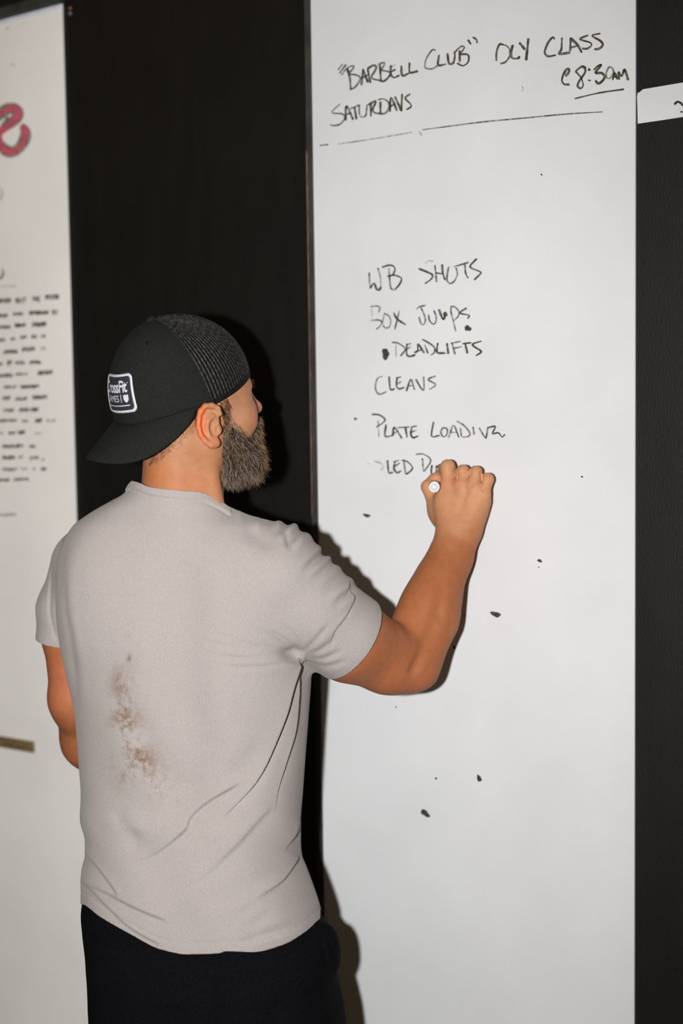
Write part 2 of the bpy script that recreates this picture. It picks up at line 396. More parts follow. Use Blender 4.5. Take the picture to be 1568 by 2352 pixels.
# patches where the white paint has chipped off the right board
def chip(px, py, a, bb, rot, lab=None):
    n = 18
    th = np.linspace(0, 2 * np.pi, n, endpoint=False)
    rr = 1 + 0.16 * np.sin(th * 2 + px) + 0.12 * np.sin(th * 3 + py) + 0.08 * np.sin(th * 5 + px * 0.3)
    ca, sa = math.cos(rot), math.sin(rot)
    x = np.cos(th) * a * rr; y = np.sin(th) * bb * rr
    V = on_wall(px + x * ca - y * sa, py + x * sa + y * ca, T + 0.0004)
    o = mesh_obj('paint_chip', V, [list(range(n))], M['chip'], right, False, origin=RO)
    o['label'] = lab or 'small dark spot of chipped paint'
for c in [(842, 1184, 8.5, 4, .05), (1138, 1411, 11, 6.5, .15), (1239, 1288, 5, 4, .3), (1043, 1487, 4.2, 3, 1.0), (1336, 1095, 3, 1.8, .6), (1243, 401, 3, 1.6, .6), (976, 1868, 11, 7, .8), (1100, 1788, 7.5, 5.5, .9),
          (1001, 1788, 2.4, 3, 0), (816, 962, 4, 2.6, -.5), (1074, 754, 8, 6.5, -.2), (885, 813, 9, 12, .1), (1065, 1414, 1.6, 2, 0), (909, 1624, 2, 1.8, 0), (1237, 1303, 1.5, 1.5, 0)]:
    chip(*c)

# left board: pink letter, small text
mb = MB()
for p in ([(-18, 278), (0, 262), (18, 250), (35, 250), (42, 262), (32, 277), (12, 293), (-5, 305)], [(-3, 300), (-3, 325), (10, 343), (28, 349), (45, 338), (57, 318), (58, 302), (53, 291)]):
    stroke(mb, p, 23, T, 1, 8, False)
for p in ([(-18, 278), (0, 262), (18, 250), (35, 250), (42, 262), (32, 277), (12, 293), (-5, 305)], [(-3, 300), (-3, 325), (10, 343), (28, 349), (45, 338), (57, 318), (58, 302), (53, 291)]):
    stroke(mb, p, 16, T + 0.0004, 0, 8, False)
stroke(mb, [(18, 270), (6, 286)], 8, T + 0.0008, 1, 4, False)
o = mb.build('drawn_letter', [INK_PINK, INK_GREY], left, False, LO); o['label'] = 'large pink letter e with grey outline'
ROWS = [[(36, 61, 683, 693, 'BUT'), (74, 93, 680, 690, 'THE'), (104, 136, 675, 686, 'MOON'), (-14, 28, 684, 698, 1)],
        [(-10, 20, 720, 730, 0), (30, 56, 717, 726, 0), (67, 112, 713, 724, 0), (118, 134, 710, 725, 2)], [(-10, 22, 747, 756, 0), (33, 61, 742, 752, 0), (73, 106, 738, 752, 1)],
        [(-10, 12, 777, 786, 1), (24, 35, 773, 782, 1), (46, 64, 770, 779, 1), (72, 87, 768, 778, 1), (93, 104, 768, 777, 1)], [(8, 42, 803, 813, 0), (50, 80, 796, 808, 1), (93, 105, 795, 805, 2)],
        [(-10, 8, 832, 840, 0), (16, 26, 826, 840, 1), (35, 58, 828, 838, 1), (68, 96, 828, 837, 0)], [(-10, 25, 858, 868, 0), (34, 64, 856, 864, 1), (86, 118, 850, 862, 1)], [(8, 38, 885, 893, 1), (47, 88, 883, 893, 0)],
        [(6, 25, 909, 920, 0), (35, 64, 911, 921, 1), (74, 110, 907, 918, 1)], [(8, 30, 938, 946, 0), (43, 88, 936, 947, 1)], [(-10, 37, 963, 970, 0), (50, 66, 964, 971, 1), (81, 98, 960, 972, 0), (106, 125, 963, 970, 2)],
        [(-10, 8, 992, 998, 1), (19, 34, 990, 998, 0), (42, 57, 987, 999, 0), (80, 98, 993, 998, 2)], [(5, 55, 1020, 1030, 1), (66, 84, 1020, 1029, 1)], [(5, 32, 1045, 1056, 0), (42, 53, 1046, 1054, 1), (68, 88, 1047, 1056, 1), (96, 103, 1052, 1058, 1)],
        [(5, 38, 1074, 1082, 1), (47, 62, 1074, 1080, 2), (75, 82, 1073, 1081, 1), (94, 104, 1072, 1082, 0)], [(-10, 22, 1098, 1107, 0), (30, 66, 1097, 1105, 1)], [(-10, 40, 1179, 1187, 2)]]
GL = {'B': [[(0, 0), (0, 1)], [(0, 0), (.8, .1), (.7, .4), (0, .5), (.9, .65), (.8, .95), (0, 1)]], 'U': [[(0, 0), (.05, .8), (.5, 1), (.9, .8), (.95, 0)]], 'T': [[(0, 0), (1, 0)], [(.5, 0), (.5, 1)]], 'H': [[(0, 0), (0, 1)], [(1, 0), (1, 1)], [(0, .5), (1, .5)]],
      'E': [[(1, 0), (0, 0), (0, 1), (1, 1)], [(0, .5), (.8, .5)]], 'M': [[(0, 1), (.15, 0), (.5, .6), (.85, 0), (1, 1)]], 'O': [[(.5, 0), (.05, .4), (.3, .95), (.8, .9), (.95, .4), (.5, 0)]], 'N': [[(0, 1), (.05, 0), (.9, 1), (.95, 0)]]}
for row in ROWS:
    for (x0, x1, y0, y1, kind) in row:
        mb = MB()
        sl = -0.10
        if isinstance(kind, str):
            k = len(kind); cw = (x1 - x0) / k
            for i, ch in enumerate(kind):
                for s in GL[ch]:
                    stroke(mb, [(x0 + (i + .1 + .75 * u) * cw, y0 + 2 + sl * (i * cw) * .5 + v * (y1 - y0)) for u, v in s], 2.6, T, 0, 5)
        else:
            x = x0 + 1
            while x < x1 - 2:
                a = random.uniform(3, 5.5)
                pts = [(x, y1 - random.uniform(0, 2)), (x + a * .3, y0 + random.uniform(0, 3)), (x + a * .6, y1 - random.uniform(0, 4)), (x + a, y0 + random.uniform(1, 5))]
                stroke(mb, [(u, v + sl * (u - x0) * .3) for u, v in pts], 2.5, T, kind, 4)
                x += a + random.uniform(.6, 1.8)
        mb.build('handwriting', INK, left, False, LO)
for p_, w_, m_, nm in (([(6, 618), (7, 630), (0, 640), (-8, 634)], 4, 0, 'handwriting'), ([(-10, 658), (36, 657)], 3, 2, 'ruled_line'), ([(2, 432), (5, 445), (0, 458)], 4, 2, 'handwriting'), ([(28, 148), (33, 150)], 4, 2, 'pen_mark'), ([(14, 66), (20, 64)], 3, 2, 'pen_mark')):
    mb = MB(); stroke(mb, p_, w_, T, m_); mb.build(nm, INK, left, False, LO)

# brown strip across the left board
P0 = on_wall(75, 1717, 0.01); Pw = on_wall(-60, 1694, 0.01)
ax = (Pw - P0); L = np.linalg.norm(ax); ax /= L
upn = np.cross([0, -1, 0], ax); upn = upn if upn[2] > 0 else -upn
hh = 0.0118
mb = MB()
V = []
for t in (0, 0.45):
    for (s, d) in ((-1, 0), (1, 0), (1, 1), (-1, 1)):
        V.append(P0 + ax * t + upn * hh * s + np.array([0, 0.010 - T - 0.0002 - d * 0.006, 0]))
mb.add(V, [(0, 1, 2, 3), (7, 6, 5, 4), (0, 4, 5, 1), (1, 5, 6, 2), (2, 6, 7, 3), (3, 7, 4, 0)])
o = mb.build('wooden_strip', M['brown']); tag(o, 'narrow brown wooden strip fixed low across the left white board', 'strip')

# torn paper label at the right edge
lab = empty('paper_label', on_wall(1530, 240, 0.0))
tag(lab, 'white paper label with torn corner on black wall right of the board', 'label')
O = np.array(lab.location)
outl = [(1464, 284), (1463.5, 250), (1462.5, 222), (1464, 213), (1468, 212), (1476, 205), (1568, 189.5), (1700, 168), (1700, 248), (1568, 268.5), (1520, 276)]
F1 = on_wall([p[0] for p in outl], [p[1] for p in outl], 0.0012); B1 = F1 + np.array([0, 0.0009, 0])
n = len(outl)
mb = MB(); mb.add(np.vstack([F1, B1]), [list(range(n))] + [(i, i + n, (i + 1) % n + n, (i + 1) % n) for i in range(n)])
mb.build('paper', M['label'], lab, False, O)
mb = MB()
stroke(mb, [(1549, 239), (1555, 234), (1562, 236), (1572, 244), (1590, 236)], 4.5, 0.0012); stroke(mb, [(1563, 257), (1566, 257)], 4, 0.0012)
o = mb.build('handwriting', M['black_ink'], lab, False, O); o['label'] = 'black marker strokes running out of the frame'

# small fixing in the black wall above the head
a = on_wall(162, 19, 0.0); c = on_wall(162, 31, 0.0)
sc = empty('wall_screw', a); tag(sc, 'tiny brass screw in black wall beside the left board top corner', 'screw')
mb = MB(); mb.lathe(np.zeros(3), np.array([0, -0.004, 0]), [(0, 0.0036), (0.6, 0.0034), (1, 0.0016)], 16); mb.build('screw_head', M['brass'], sc, True)
mb = MB(); mb.lathe(c - a, c - a + np.array([0, -0.004, 0]), [(0, 0.0046), (0.7, 0.0042), (1, 0.002)], 16); o = mb.build('plug', M['grey_metal'], sc, True); o['label'] = 'grey plug just under the screw'

# ------------------------------------------------------------------ solid shapes: distance fields turned into meshes
def smin(a, b, k):
    h = np.maximum(k - np.abs(a - b), 0) / k
    return np.minimum(a, b) - h * h * k * 0.25
def smax(a, b, k):
    return -smin(-a, -b, k)
def sd_cone(p, a, b, ra, rb, flat=None, q=1.0):
    a = np.asarray(a, float); b = np.asarray(b, float)
    ba = b - a
    t = np.clip(((p - a) @ ba) / max(ba @ ba, 1e-12), 0, 1)
    d = p - a - t[:, None] * ba
    if flat is not None:
        n = np.asarray(flat, float)
        d = d + (d @ n)[:, None] * n * (1.0 / q - 1.0)
        return (np.sqrt((d * d).sum(1)) - (ra + (rb - ra) * t)) * (0.75 + 0.25 * q)
    return np.sqrt((d * d).sum(1)) - (ra + (rb - ra) * t)
def sd_chain(p, pts, rad, k=0.006, flat=None, q=1.0):
    d = None
    for i in range(len(pts) - 1):
        e = sd_cone(p, pts[i], pts[i + 1], rad[i], rad[i + 1], flat, q)
        d = e if d is None else smin(d, e, k)
    return d
def sd_ell(p, c, r, ax=None):
    d = p - np.asarray(c, float)
    if ax is not None:
        d = d @ np.asarray(ax).T
    r = np.asarray(r, float)
    k0 = np.sqrt(((d / r) ** 2).sum(1)) + 1e-9
    k1 = np.sqrt(((d / (r * r)) ** 2).sum(1)) + 1e-9
    return k0 * (k0 - 1.0) / k1
def interp_smooth(x, xs, ys):
    """monotone cubic (Fritsch-Carlson) through (xs, ys), xs rising"""
    xs = np.asarray(xs, float); ys = np.asarray(ys, float)
    h = np.diff(xs); dl = np.diff(ys) / h
    m = np.zeros(len(xs)); m[0] = dl[0]; m[-1] = dl[-1]
    for i in range(1, len(xs) - 1):
        m[i] = 0 if dl[i - 1] * dl[i] <= 0 else 2 * dl[i - 1] * dl[i] / (dl[i - 1] + dl[i])
    x = np.clip(x, xs[0], xs[-1])
    i = np.clip(np.searchsorted(xs, x) - 1, 0, len(xs) - 2)
    t = (x - xs[i]) / h[i]
    return ((1 + 2 * t) * (1 - t) ** 2 * ys[i] + t * (1 - t) ** 2 * h[i] * m[i] + t * t * (3 - 2 * t) * ys[i + 1] + t * t * (t - 1) * h[i] * m[i + 1])

def mesh_sdf(f, lo, hi, h, B=8, margin=1.9, project=2):
    lo = np.asarray(lo, float); hi = np.asarray(hi, float)
    nb = np.ceil((hi - lo) / (h * B)).astype(int)
    I = np.stack(np.meshgrid(*[np.arange(n) for n in nb], indexing='ij'), -1).reshape(-1, 3)
    cen = lo + (I + 0.5) * (h * B)
    rad = h * B * math.sqrt(3) / 2
    v = np.concatenate([f(cen[i:i + 60000]) for i in range(0, len(cen), 60000)])
    I = I[np.abs(v) < rad * margin]
    N = nb * B + 4
    loc = np.stack(np.meshgrid(*[np.arange(B + 1)] * 3, indexing='ij'), -1).reshape(-1, 3)
    cid, cpos, eds = [], [], []
    corners = np.array([(x, y, z) for x in (0, 1) for y in (0, 1) for z in (0, 1)])
    EDG = [(a, b) for a in range(8) for b in range(a + 1, 8) if np.abs(corners[a] - corners[b]).sum() == 1]
    for s in range(0, len(I), 150):
        J = I[s:s + 150]
        g = (J[:, None, :] * B + loc[None]).reshape(-1, 3)
        val = f(lo + g * h).reshape(len(J), B + 1, B + 1, B + 1)
        cv = np.stack([val[:, c[0]:c[0] + B, c[1]:c[1] + B, c[2]:c[2] + B] for c in corners], -1)
        sg = cv < 0
        act = sg.any(-1) & ~sg.all(-1)
        w = np.argwhere(act)
        if len(w) == 0:
            continue
        cc = cv[w[:, 0], w[:, 1], w[:, 2], w[:, 3]]
        acc = np.zeros((len(w), 3)); cnt = np.zeros(len(w))
        for a, b2 in EDG:
            va, vb = cc[:, a], cc[:, b2]
            x = (va < 0) != (vb < 0)
            t = np.where(x, va / np.where(x, va - vb, 1), 0)
            pt = corners[a] + t[:, None] * (corners[b2] - corners[a])
            acc += np.where(x[:, None], pt, 0); cnt += x
        G = J[w[:, 0]] * B + w[:, 1:]
        cid.append(G); cpos.append(lo + (G + acc / cnt[:, None]) * h)
        for ax in range(3):
            d = np.zeros(3, int); d[ax] = 1
            v0 = cv[w[:, 0], w[:, 1], w[:, 2], w[:, 3]][:, 0]
            k = [i for i, c in enumerate(corners) if tuple(c) == tuple(d)][0]
            v1 = cc[:, k]
            x = (v0 < 0) != (v1 < 0)
            eds.append((ax, G[x], v0[x] < 0))
    G = np.vstack(cid); P = np.vstack(cpos)
    key = (G[:, 0] * N[1] + G[:, 1]) * N[2] + G[:, 2]
    o = np.argsort(key); key = key[o]; P = P[o]
    def look(g):
        k = (g[:, 0] * N[1] + g[:, 1]) * N[2] + g[:, 2]
        i = np.clip(np.searchsorted(key, k), 0, len(key) - 1)
        return np.where(key[i] == k, i, -1)
    quads = []
    for ax, g, neg in eds:
        if len(g) == 0: continue
        u, v2 = [(1, 2), (2, 0), (0, 1)][ax]
        du = np.zeros(3, int); du[u] = 1
        dv = np.zeros(3, int); dv[v2] = 1
        q = np.stack([look(g - du - dv), look(g - dv), look(g), look(g - du)], 1)
        q = np.where(neg[:, None], q, q[:, ::-1])
        quads.append(q[(q >= 0).all(1)])
    Q = np.vstack(quads)
    for _ in range(project):
        e = h * 0.3
        f0 = f(P)
        gr = np.stack([f(P + np.eye(3)[i] * e) - f0 for i in range(3)], 1) / e
        st = f0 / np.maximum((gr * gr).sum(1), 0.05)
        P = P - gr * np.clip(st, -h, h)[:, None] * 0.9
    return P, Q
def tris_of(Q):
    return np.vstack([Q[:, [0, 1, 2]], Q[:, [0, 2, 3]]])
def vnormals(P, F):
    n = np.zeros_like(P)
    for a, b2, c in ((0, 1, 2),) if F.shape[1] == 3 else ((0, 1, 2), (0, 2, 3)):
        fn = np.cross(P[F[:, b2]] - P[F[:, a]], P[F[:, c]] - P[F[:, a]])
        for k in (a, b2, c):
            np.add.at(n, F[:, k], fn)
    return n / (np.linalg.norm(n, axis=1)[:, None] + 1e-12)
def clip_mesh(P, T, g):
    """keep g <= 0, splitting triangles on the way"""
    ins = g <= 0
    cnt = ins[T].sum(1)
    keep = T[cnt == 3]
    cut = T[(cnt == 1) | (cnt == 2)]
    newP, cache, out = [], {}, []
    base = len(P)
    def mid(i, j):
        k = (min(i, j), max(i, j))
        if k not in cache:
            t = g[i] / (g[i] - g[j])
            cache[k] = base + len(newP); newP.append(P[i] + t * (P[j] - P[i]))
        return cache[k]
    for t in cut:
        s = ins[t]
        if s.sum() == 1:
            k = int(np.argmax(s)); a, b2, c = t[k], t[(k + 1) % 3], t[(k + 2) % 3]
            out.append((a, mid(a, b2), mid(a, c)))
        else:
            k = int(np.argmin(s)); a, b2, c = t[k], t[(k + 1) % 3], t[(k + 2) % 3]
            m1, m2 = mid(a, b2), mid(a, c)
            out.append((m1, b2, c)); out.append((m1, c, m2))
    P2 = np.vstack([P, np.array(newP).reshape(-1, 3)])
    T2 = np.vstack([keep, np.array(out, int).reshape(-1, 3)])
    used = np.unique(T2)
    mp = np.full(len(P2), -1); mp[used] = np.arange(len(used))
    return P2[used], mp[T2]
def clean_tri(P, T):
    a = np.linalg.norm(np.cross(P[T[:, 1]] - P[T[:, 0]], P[T[:, 2]] - P[T[:, 0]]), axis=1)
    return T[a > 1e-12]

# camera-space axes are left-handed (right, up, away), so faces flip on the way to the world
def to_world(P, F):
    return c2w(P), F[:, ::-1]

# ------------------------------------------------------------------ the man
W0 = 2.14                                       # depth of his head
SC = W0 / FPX                                   # metres per pixel there
hy = math.radians(27)
HF = np.array([math.cos(hy), 0.0, math.sin(hy)])       # where he looks
HS = np.array([math.sin(hy), 0.0, -math.cos(hy)])      # his right
HU = np.array([0.0, 1.0, 0.0])
tl = math.radians(4)
HF, HU = HF * math.cos(tl) + HU * math.sin(tl), HU * math.cos(tl) - HF * math.sin(tl)
H0 = C(430, 866, W0)
def HL(f, u, s):
    """point in head pixels: forward, up, to his right"""
    return H0 + SC * (f * HF + u * HU + s * HS)
HAX = np.stack([HF, HU, HS])
px = SC

EARW = 2.055
def E_(x, y, out=0.0):
    w = EARW + (x - 480) * SC * 0.42 - out
    return C(x, y, w)
ear_ax = np.stack([np.array([1, 0, 0.42]) / math.hypot(1, .42), np.array([0, 1.0, 0]), np.array([.42, 0, -1]) / math.hypot(1, .42)])
def f_ear(p):
    d = sd_ell(p, E_(481, 975, -0.001), (0.0155, 0.028, 0.0065), ear_ax)
    hx = [(505, 950), (499, 938), (486, 932), (472, 934), (462, 945), (457, 962), (457, 982), (462, 1000), (472, 1014), (484, 1022)]
    d = smin(d, sd_chain(p, [E_(x, y, .0045) for x, y in hx], [.0038, .0042, .0046, .0048, .0048, .0046, .0044, .0042, .0042, .0044], .002), .004)
    d = smin(d, sd_ell(p, E_(491, 1017, 0.002), (0.0095, 0.0085, 0.0052), ear_ax), .005)
    # hollow between helix and antihelix, and the bowl
    d = smax(d, -sd_chain(p, [E_(x, y, .0075) for x, y in [(492, 944), (476, 944), (468, 956), (466, 975), (470, 996)]], [.003, .0034, .0032, .003, .0026], .002), .003)
    d = smax(d, -sd_ell(p, E_(489, 981, .0065), (0.0085, 0.0125, 0.0065), ear_ax), .003)
    d = smin(d, sd_chain(p, [E_(x, y, .004) for x, y in [(490, 955), (479, 965), (475, 983), (481, 1002)]], [.0026, .003, .003, .0028], .002), .003)
    d = smin(d, sd_ell(p, E_(502, 988, .003), (0.0045, 0.007, 0.0045), ear_ax), .004)
    return d
def mirror_head(p):
    q = p - H0
    s = q @ HS
    return p - np.outer(2 * s, HS)
def f_neck(p):
    d = sd_cone(p, C(417, 1240, 2.165), C(424, 1010, 2.145), 97 * SC, 90 * SC)
    d = smin(d, sd_cone(p, C(470, 1010, 2.085), C(503, 1190, 2.12), 15 * SC, 15 * SC), .03)     # neck cord behind the ear
    d = smin(d, sd_cone(p, C(398, 1220, 2.150), C(402, 1010, 2.108), 50 * SC, 45 * SC), .035)
    return d
def f_head(p):
    m = np.abs((p - H0) @ HS)
    q = p + np.outer(m - (p - H0) @ HS, HS)     # both halves from one
    d = sd_ell(p, HL(-6, -2, 0), (146 * px, 112 * px, 110 * px), HAX)
    d = smin(d, sd_ell(q, HL(68, -92, 26), (78 * px, 105 * px, 70 * px), HAX), .03)          # mid face
    d = smin(d, sd_ell(q, HL(100, -100, 44), (34 * px, 34 * px, 34 * px), HAX), .025)        # cheek bones
    d = smin(d, sd_ell(q, HL(117, -32, 22), (15 * px, 12 * px, 30 * px), HAX), .02)          # brow
    d = smin(d, sd_cone(q, HL(8, -150, 80), HL(112, -212, 22), 24 * px, 30 * px), .03)       # jaw
    d = smin(d, sd_ell(p, HL(122, -205, 0), (30 * px, 28 * px, 34 * px), HAX), .02)          # chin
    d = smin(d, sd_cone(q, HL(30, -70, 86), HL(20, -140, 82), 22 * px, 20 * px), .03)
    d = smax(d, -sd_ell(q, HL(142, -50, 40), (16 * px, 11 * px, 20 * px), HAX), .012)        # eye hollow
    d = smin(d, sd_ell(q, HL(121, -50, 40), (16 * px, 16 * px, 19 * px), HAX), .006)         # lids
    d = smax(d, -sd_ell(q, HL(138, -51, 40), (9 * px, 4.4 * px, 13 * px), HAX), .003)        # opening of the eye
    d = smin(d, sd_cone(p, HL(138, -36, 0), HL(164, -72, 0), 9.5 * px, 13 * px), .016)      # nose
    d = smin(d, sd_ell(p, HL(163, -78, 0), (17 * px, 13 * px, 15 * px), HAX), .008)
    d = smin(d, sd_ell(q, HL(150, -82, 17), (14 * px, 10 * px, 9 * px), HAX), .008)
    d = smax(d, -sd_ell(q, HL(156, -93, 9), (6 * px, 5 * px, 5 * px), HAX), .004)
    d = smin(d, sd_cone(q, HL(136, -128, 0), HL(128, -130, 24), 9 * px, 5 * px), .01)        # lips
    d = smin(d, sd_cone(q, HL(134, -146, 0), HL(127, -143, 22), 10 * px, 5 * px), .01)
    d = smin(d, f_neck(p), .03)
    e = f_ear(p)
    d = smin(d, e, .006)
    return smin(d, f_ear(mirror_head(p)), .006)

# --- arms
def WD(x, y, dw):
    return C(x, y, wall_depth(x, y) - dw)
vz = np.array([0, 0, 1.0])
SH = C(655, 1325, 2.13); ELB = C(938, 1515, 2.245); WRI = C(1052, 1222, wall_depth(1052, 1222) - 0.062)
def f_hand(p):
    k = .0030
    mc = [((1031, 1114, .066), .0125), ((1061, 1116, .068), .0126), ((1088, 1122, .065), .0116), ((1109, 1134, .058), .0106)]
    wr = [(1036, 1200, .062), (1048, 1200, .066), (1062, 1200, .064), (1074, 1202, .058)]
    d = sd_cone(p, WRI, C(1050, 1180, WRI[2] - .002), .0335, .032, vz, .62)
    for (m, r), w in zip(mc, wr):
        d = smin(d, sd_cone(p, WD(*w), WD(*m), .016, r), .018)
    d = smin(d, sd_ell(p, WD(1062, 1160, .050), (.040, .036, .019)), .02)
    d = smin(d, sd_cone(p, WD(1101, 1152, .05), WD(1078, 1215, .055), .015, .015), .02)      # heel of the hand
    d = smin(d, sd_cone(p, WD(1022, 1148, .060), WD(1004, 1178, .057), .013, .0145), .02)     # web
    # knuckles
    for (m, r), up in zip(mc, (.0015, .002, .0015, .001)):
        d = smin(d, sd_ell(p, WD(m[0], m[1], m[2] + up), (r * .8, r * .9, r * .8)), .008)
    fing = [([(1031, 1114, .067), (1028, 1073, .063), (1020, 1080, .036), (1012, 1100, .018)], [.0122, .0122, .0104, .0086]),
            ([(1061, 1116, .069), (1063, 1084, .061), (1056, 1096, .032), (1048, 1128, .026)], [.0122, .0114, .0100, .0090]),
            ([(1088, 1122, .066), (1092, 1086, .058), (1086, 1102, .030), (1078, 1134, .026)], [.0114, .0110, .0097, .0088]),
            ([(1109, 1134, .059), (1119, 1101, .050), (1110, 1116, .026), (1099, 1142, .024)], [.0102, .0102, .0089, .0078])]
    for pts, r in fing:
        c = [WD(*q) for q in pts]
        d = smin(d, sd_chain(p, c, r, .003), k)
    # thumb
    d = smin(d, sd_chain(p, [WD(1016, 1192, .058), WD(1000, 1158, .056), WD(983, 1118, .052), WD(996, 1103, .036), WD(1012, 1100, .028)], [.0165, .0132, .0112, .0098, .0086], .005), .012)
    # tendons
    for (m, r), w in list(zip(mc, wr))[1:3]:
        d = smin(d, sd_cone(p, WD(w[0], w[1] - 8, w[2] + .013), WD(m[0], m[1] + 12, m[2] + .0095), .002, .0028), .010)
    # clefts between the fingers
    for (x0, y0), (x1, y1) in (((1046, 1066), (1052, 1099)), ((1079, 1078), (1084, 1116)), ((1106, 1090), (1108, 1124))):
        for dd in (.084, .076, .068, .060, .052):
            d = smax(d, -sd_cone(p, WD(x0, y0 - 4, dd), WD(x1, y1 + 3, dd + .002), .0030, .0012), .0022)
    # the marker's bed
    a = WD(997, 1119, .105); b2 = WD(999, 1114, 0.0)
    return smax(d, -sd_cone(p, a, b2, .0091, .0091), .002)
def f_rarm(p):
    d = sd_cone(p, SH, C(800, 1467, 2.175), .056, .0595)
    d = smin(d, sd_cone(p, C(800, 1467, 2.175), C(910, 1508, 2.235), .0598, .048), .02)
    d = smin(d, sd_cone(p, C(800, 1502, 2.19), C(890, 1538, 2.22), .034, .031), .03)
    d = smin(d, sd_cone(p, C(885, 1535, 2.22), C(945, 1545, 2.245), .030, .027), .03)       # triceps, elbow
    d = smin(d, sd_cone(p, ELB, C(990, 1395, 2.28), .042, .040), .02)
    d = smin(d, sd_cone(p, C(952, 1428, 2.26), C(1000, 1330, 2.295), .0325, .030), .025)     # brachioradialis
    d = smin(d, sd_cone(p, C(992, 1395, 2.28), C(1034, 1280, WRI[2] - .008), .039, .0315), .03)
    d = smin(d, sd_cone(p, C(1036, 1280, WRI[2] - .008), WRI, .0305, .0335, vz, .75), .025)
    d = smin(d, sd_cone(p, C(972, 1542, 2.235), C(1012, 1440, 2.265), .0175, .019), .03)     # ulna side
    d = smax(d, -sd_chain(p, [C(1022, 1320, 2.244), C(1008, 1410, 2.222), C(982, 1480, 2.204), C(950, 1540, 2.188)], [.001, .005, .005, .001], .004), .016)
    return smin(d, f_hand(p), .012)
LSH = C(180, 1290, 2.275); LEL = C(176, 1606, 2.335); LWR = C(262, 1800, 2.50)
def f_larm(p):
    d = sd_cone(p, LSH, C(160, 1450, 2.31), .048, .0425)
    d = smin(d, sd_cone(p, C(160, 1450, 2.31), LEL, .0430, .042), .02)
    d = smin(d, sd_cone(p, C(158, 1604, 2.32), C(170, 1630, 2.335), .024, .024), .02)
    d = smin(d, sd_cone(p, LEL, C(205, 1700, 2.40), .041, .042), .02)
    d = smin(d, sd_cone(p, C(205, 1700, 2.40), LWR, .041, .029), .03)
    # relaxed hand in front of the waist
    d = smin(d, sd_ell(p, C(300, 1835, 2.53), (.045, .036, .02)), .02)
    for i, (x, y) in enumerate([(330, 1808), (342, 1828), (345, 1850), (338, 1870)]):
        r = .0098 - .0006 * i
        d = smin(d, sd_chain(p, [C(x, y, 2.53), C(x + 28 - 3 * i, y + 8, 2.535), C(x + 34 - 3 * i, y + 18, 2.555), C(x + 22, y + 22, 2.57)], [r + .001, r, r * .92, r * .82], .003), .005)
    return smin(d, sd_chain(p, [C(285, 1808, 2.53), C(308, 1786, 2.55), C(332, 1790, 2.565)], [.014, .011, .0095], .004), .008)

# --- torso rows, as silhouette and depth
ROW = np.array([  # y, left, right, depth of axis, half depth
    (1100, 318, 512, 2.165, .068), (1128, 298, 516, 2.17, .072), (1150, 262, 536, 2.175, .080), (1180, 208, 580, 2.185, .092), (1210, 166, 628, 2.19, .104), (1260, 142, 668, 2.195, .118), (1320, 131, 690, 2.20, .130),
    (1400, 130, 700, 2.205, .138), (1468, 136, 702, 2.205, .140), (1540, 150, 712, 2.205, .138), (1640, 171, 706, 2.205, .132), (1760, 181, 697, 2.205, .126), (1830, 186, 692, 2.205, .124), (1880, 184, 688, 2.20, .124),
    (1935, 197, 688, 2.20, .125), (1965, 196, 690, 2.20, .127), (2000, 188, 703, 2.20, .130), (2030, 186, 714, 2.20, .132), (2075, 186, 729, 2.20, .134), (2110, 189, 738, 2.20, .136), (2260, 195, 748, 2.20, .138)], float)
TYAW = math.radians(14)
tc_, ts_ = math.cos(TYAW), math.sin(TYAW)
def rows_sdf(p, R, n=2.35, shrink=0.0):
    yy = 1176.0 - FPX * p[:, 1] / 2.19
    xl = interp_smooth(yy, R[:, 0], R[:, 1]); xr = interp_smooth(yy, R[:, 0], R[:, 2])
    w = interp_smooth(yy, R[:, 0], R[:, 3]); bb = interp_smooth(yy, R[:, 0], R[:, 4])
    sc = (w - 0.01) / FPX
    cx = ((xl + xr) / 2 - 784) * sc
    A = (xr - xl) / 2 * sc
    a = np.sqrt(np.maximum(A * A - (bb * ts_) ** 2, 0.0016)) / tc_
    a = a - shrink; bb = bb - shrink
    dx = p[:, 0] - cx; dz = p[:, 2] - w
    u = dx * tc_ - dz * ts_
    v = dx * ts_ + dz * tc_
    e = np.abs(u / a); g = np.abs(v / bb)
    k = (e ** n + g ** n) ** (1.0 / n) + 1e-9
    gx = (e / k) ** (n - 1) / a; gz = (g / k) ** (n - 1) / bb
    return (k - 1) / np.sqrt(gx * gx + gz * gz + 1e-9)
def f_shirt(p):
    d = rows_sdf(p, ROW)
    d = smax(d, (p[:, 1] - C(0, 1112, 2.17)[1]), .02)
    d = smin(d, sd_cone(p, C(470, 1222, 2.18), C(640, 1296, 2.155), .050, .060), .035)
    d = smin(d, sd_cone(p, C(320, 1222, 2.20), C(212, 1294, 2.25), .052, .057), .03)
    # shoulder blades
    d = smin(d, sd_ell(p, C(575, 1370, 2.125), (.07, .085, .04)), .06)
    d = smin(d, sd_ell(p, C(265, 1350, 2.150), (.06, .085, .035)), .06)
    # sleeves
    d = smin(d, sd_chain(p, [C(642, 1322, 2.13), C(715, 1396, 2.15), C(802, 1466, 2.175), C(880, 1515, 2.205)], [.0690, .0685, .0650, .0650], .02), .022)
    d = smin(d, sd_chain(p, [C(198, 1302, 2.255), C(157, 1400, 2.29), C(148, 1475, 2.30), C(150, 1540, 2.31)], [.0560, .0470, .0415, .0415], .02), .012)
    # neck of the shirt
    d = smin(d, sd_cone(p, C(414, 1180, 2.158), C(414, 1060, 2.148), 112 * SC, 104 * SC), .028)
    # hollow of the spine
    d = smax(d, -sd_cone(p, C(400, 1330, 2.035), C(420, 1800, 2.045), .018, .02), .06)
    return d
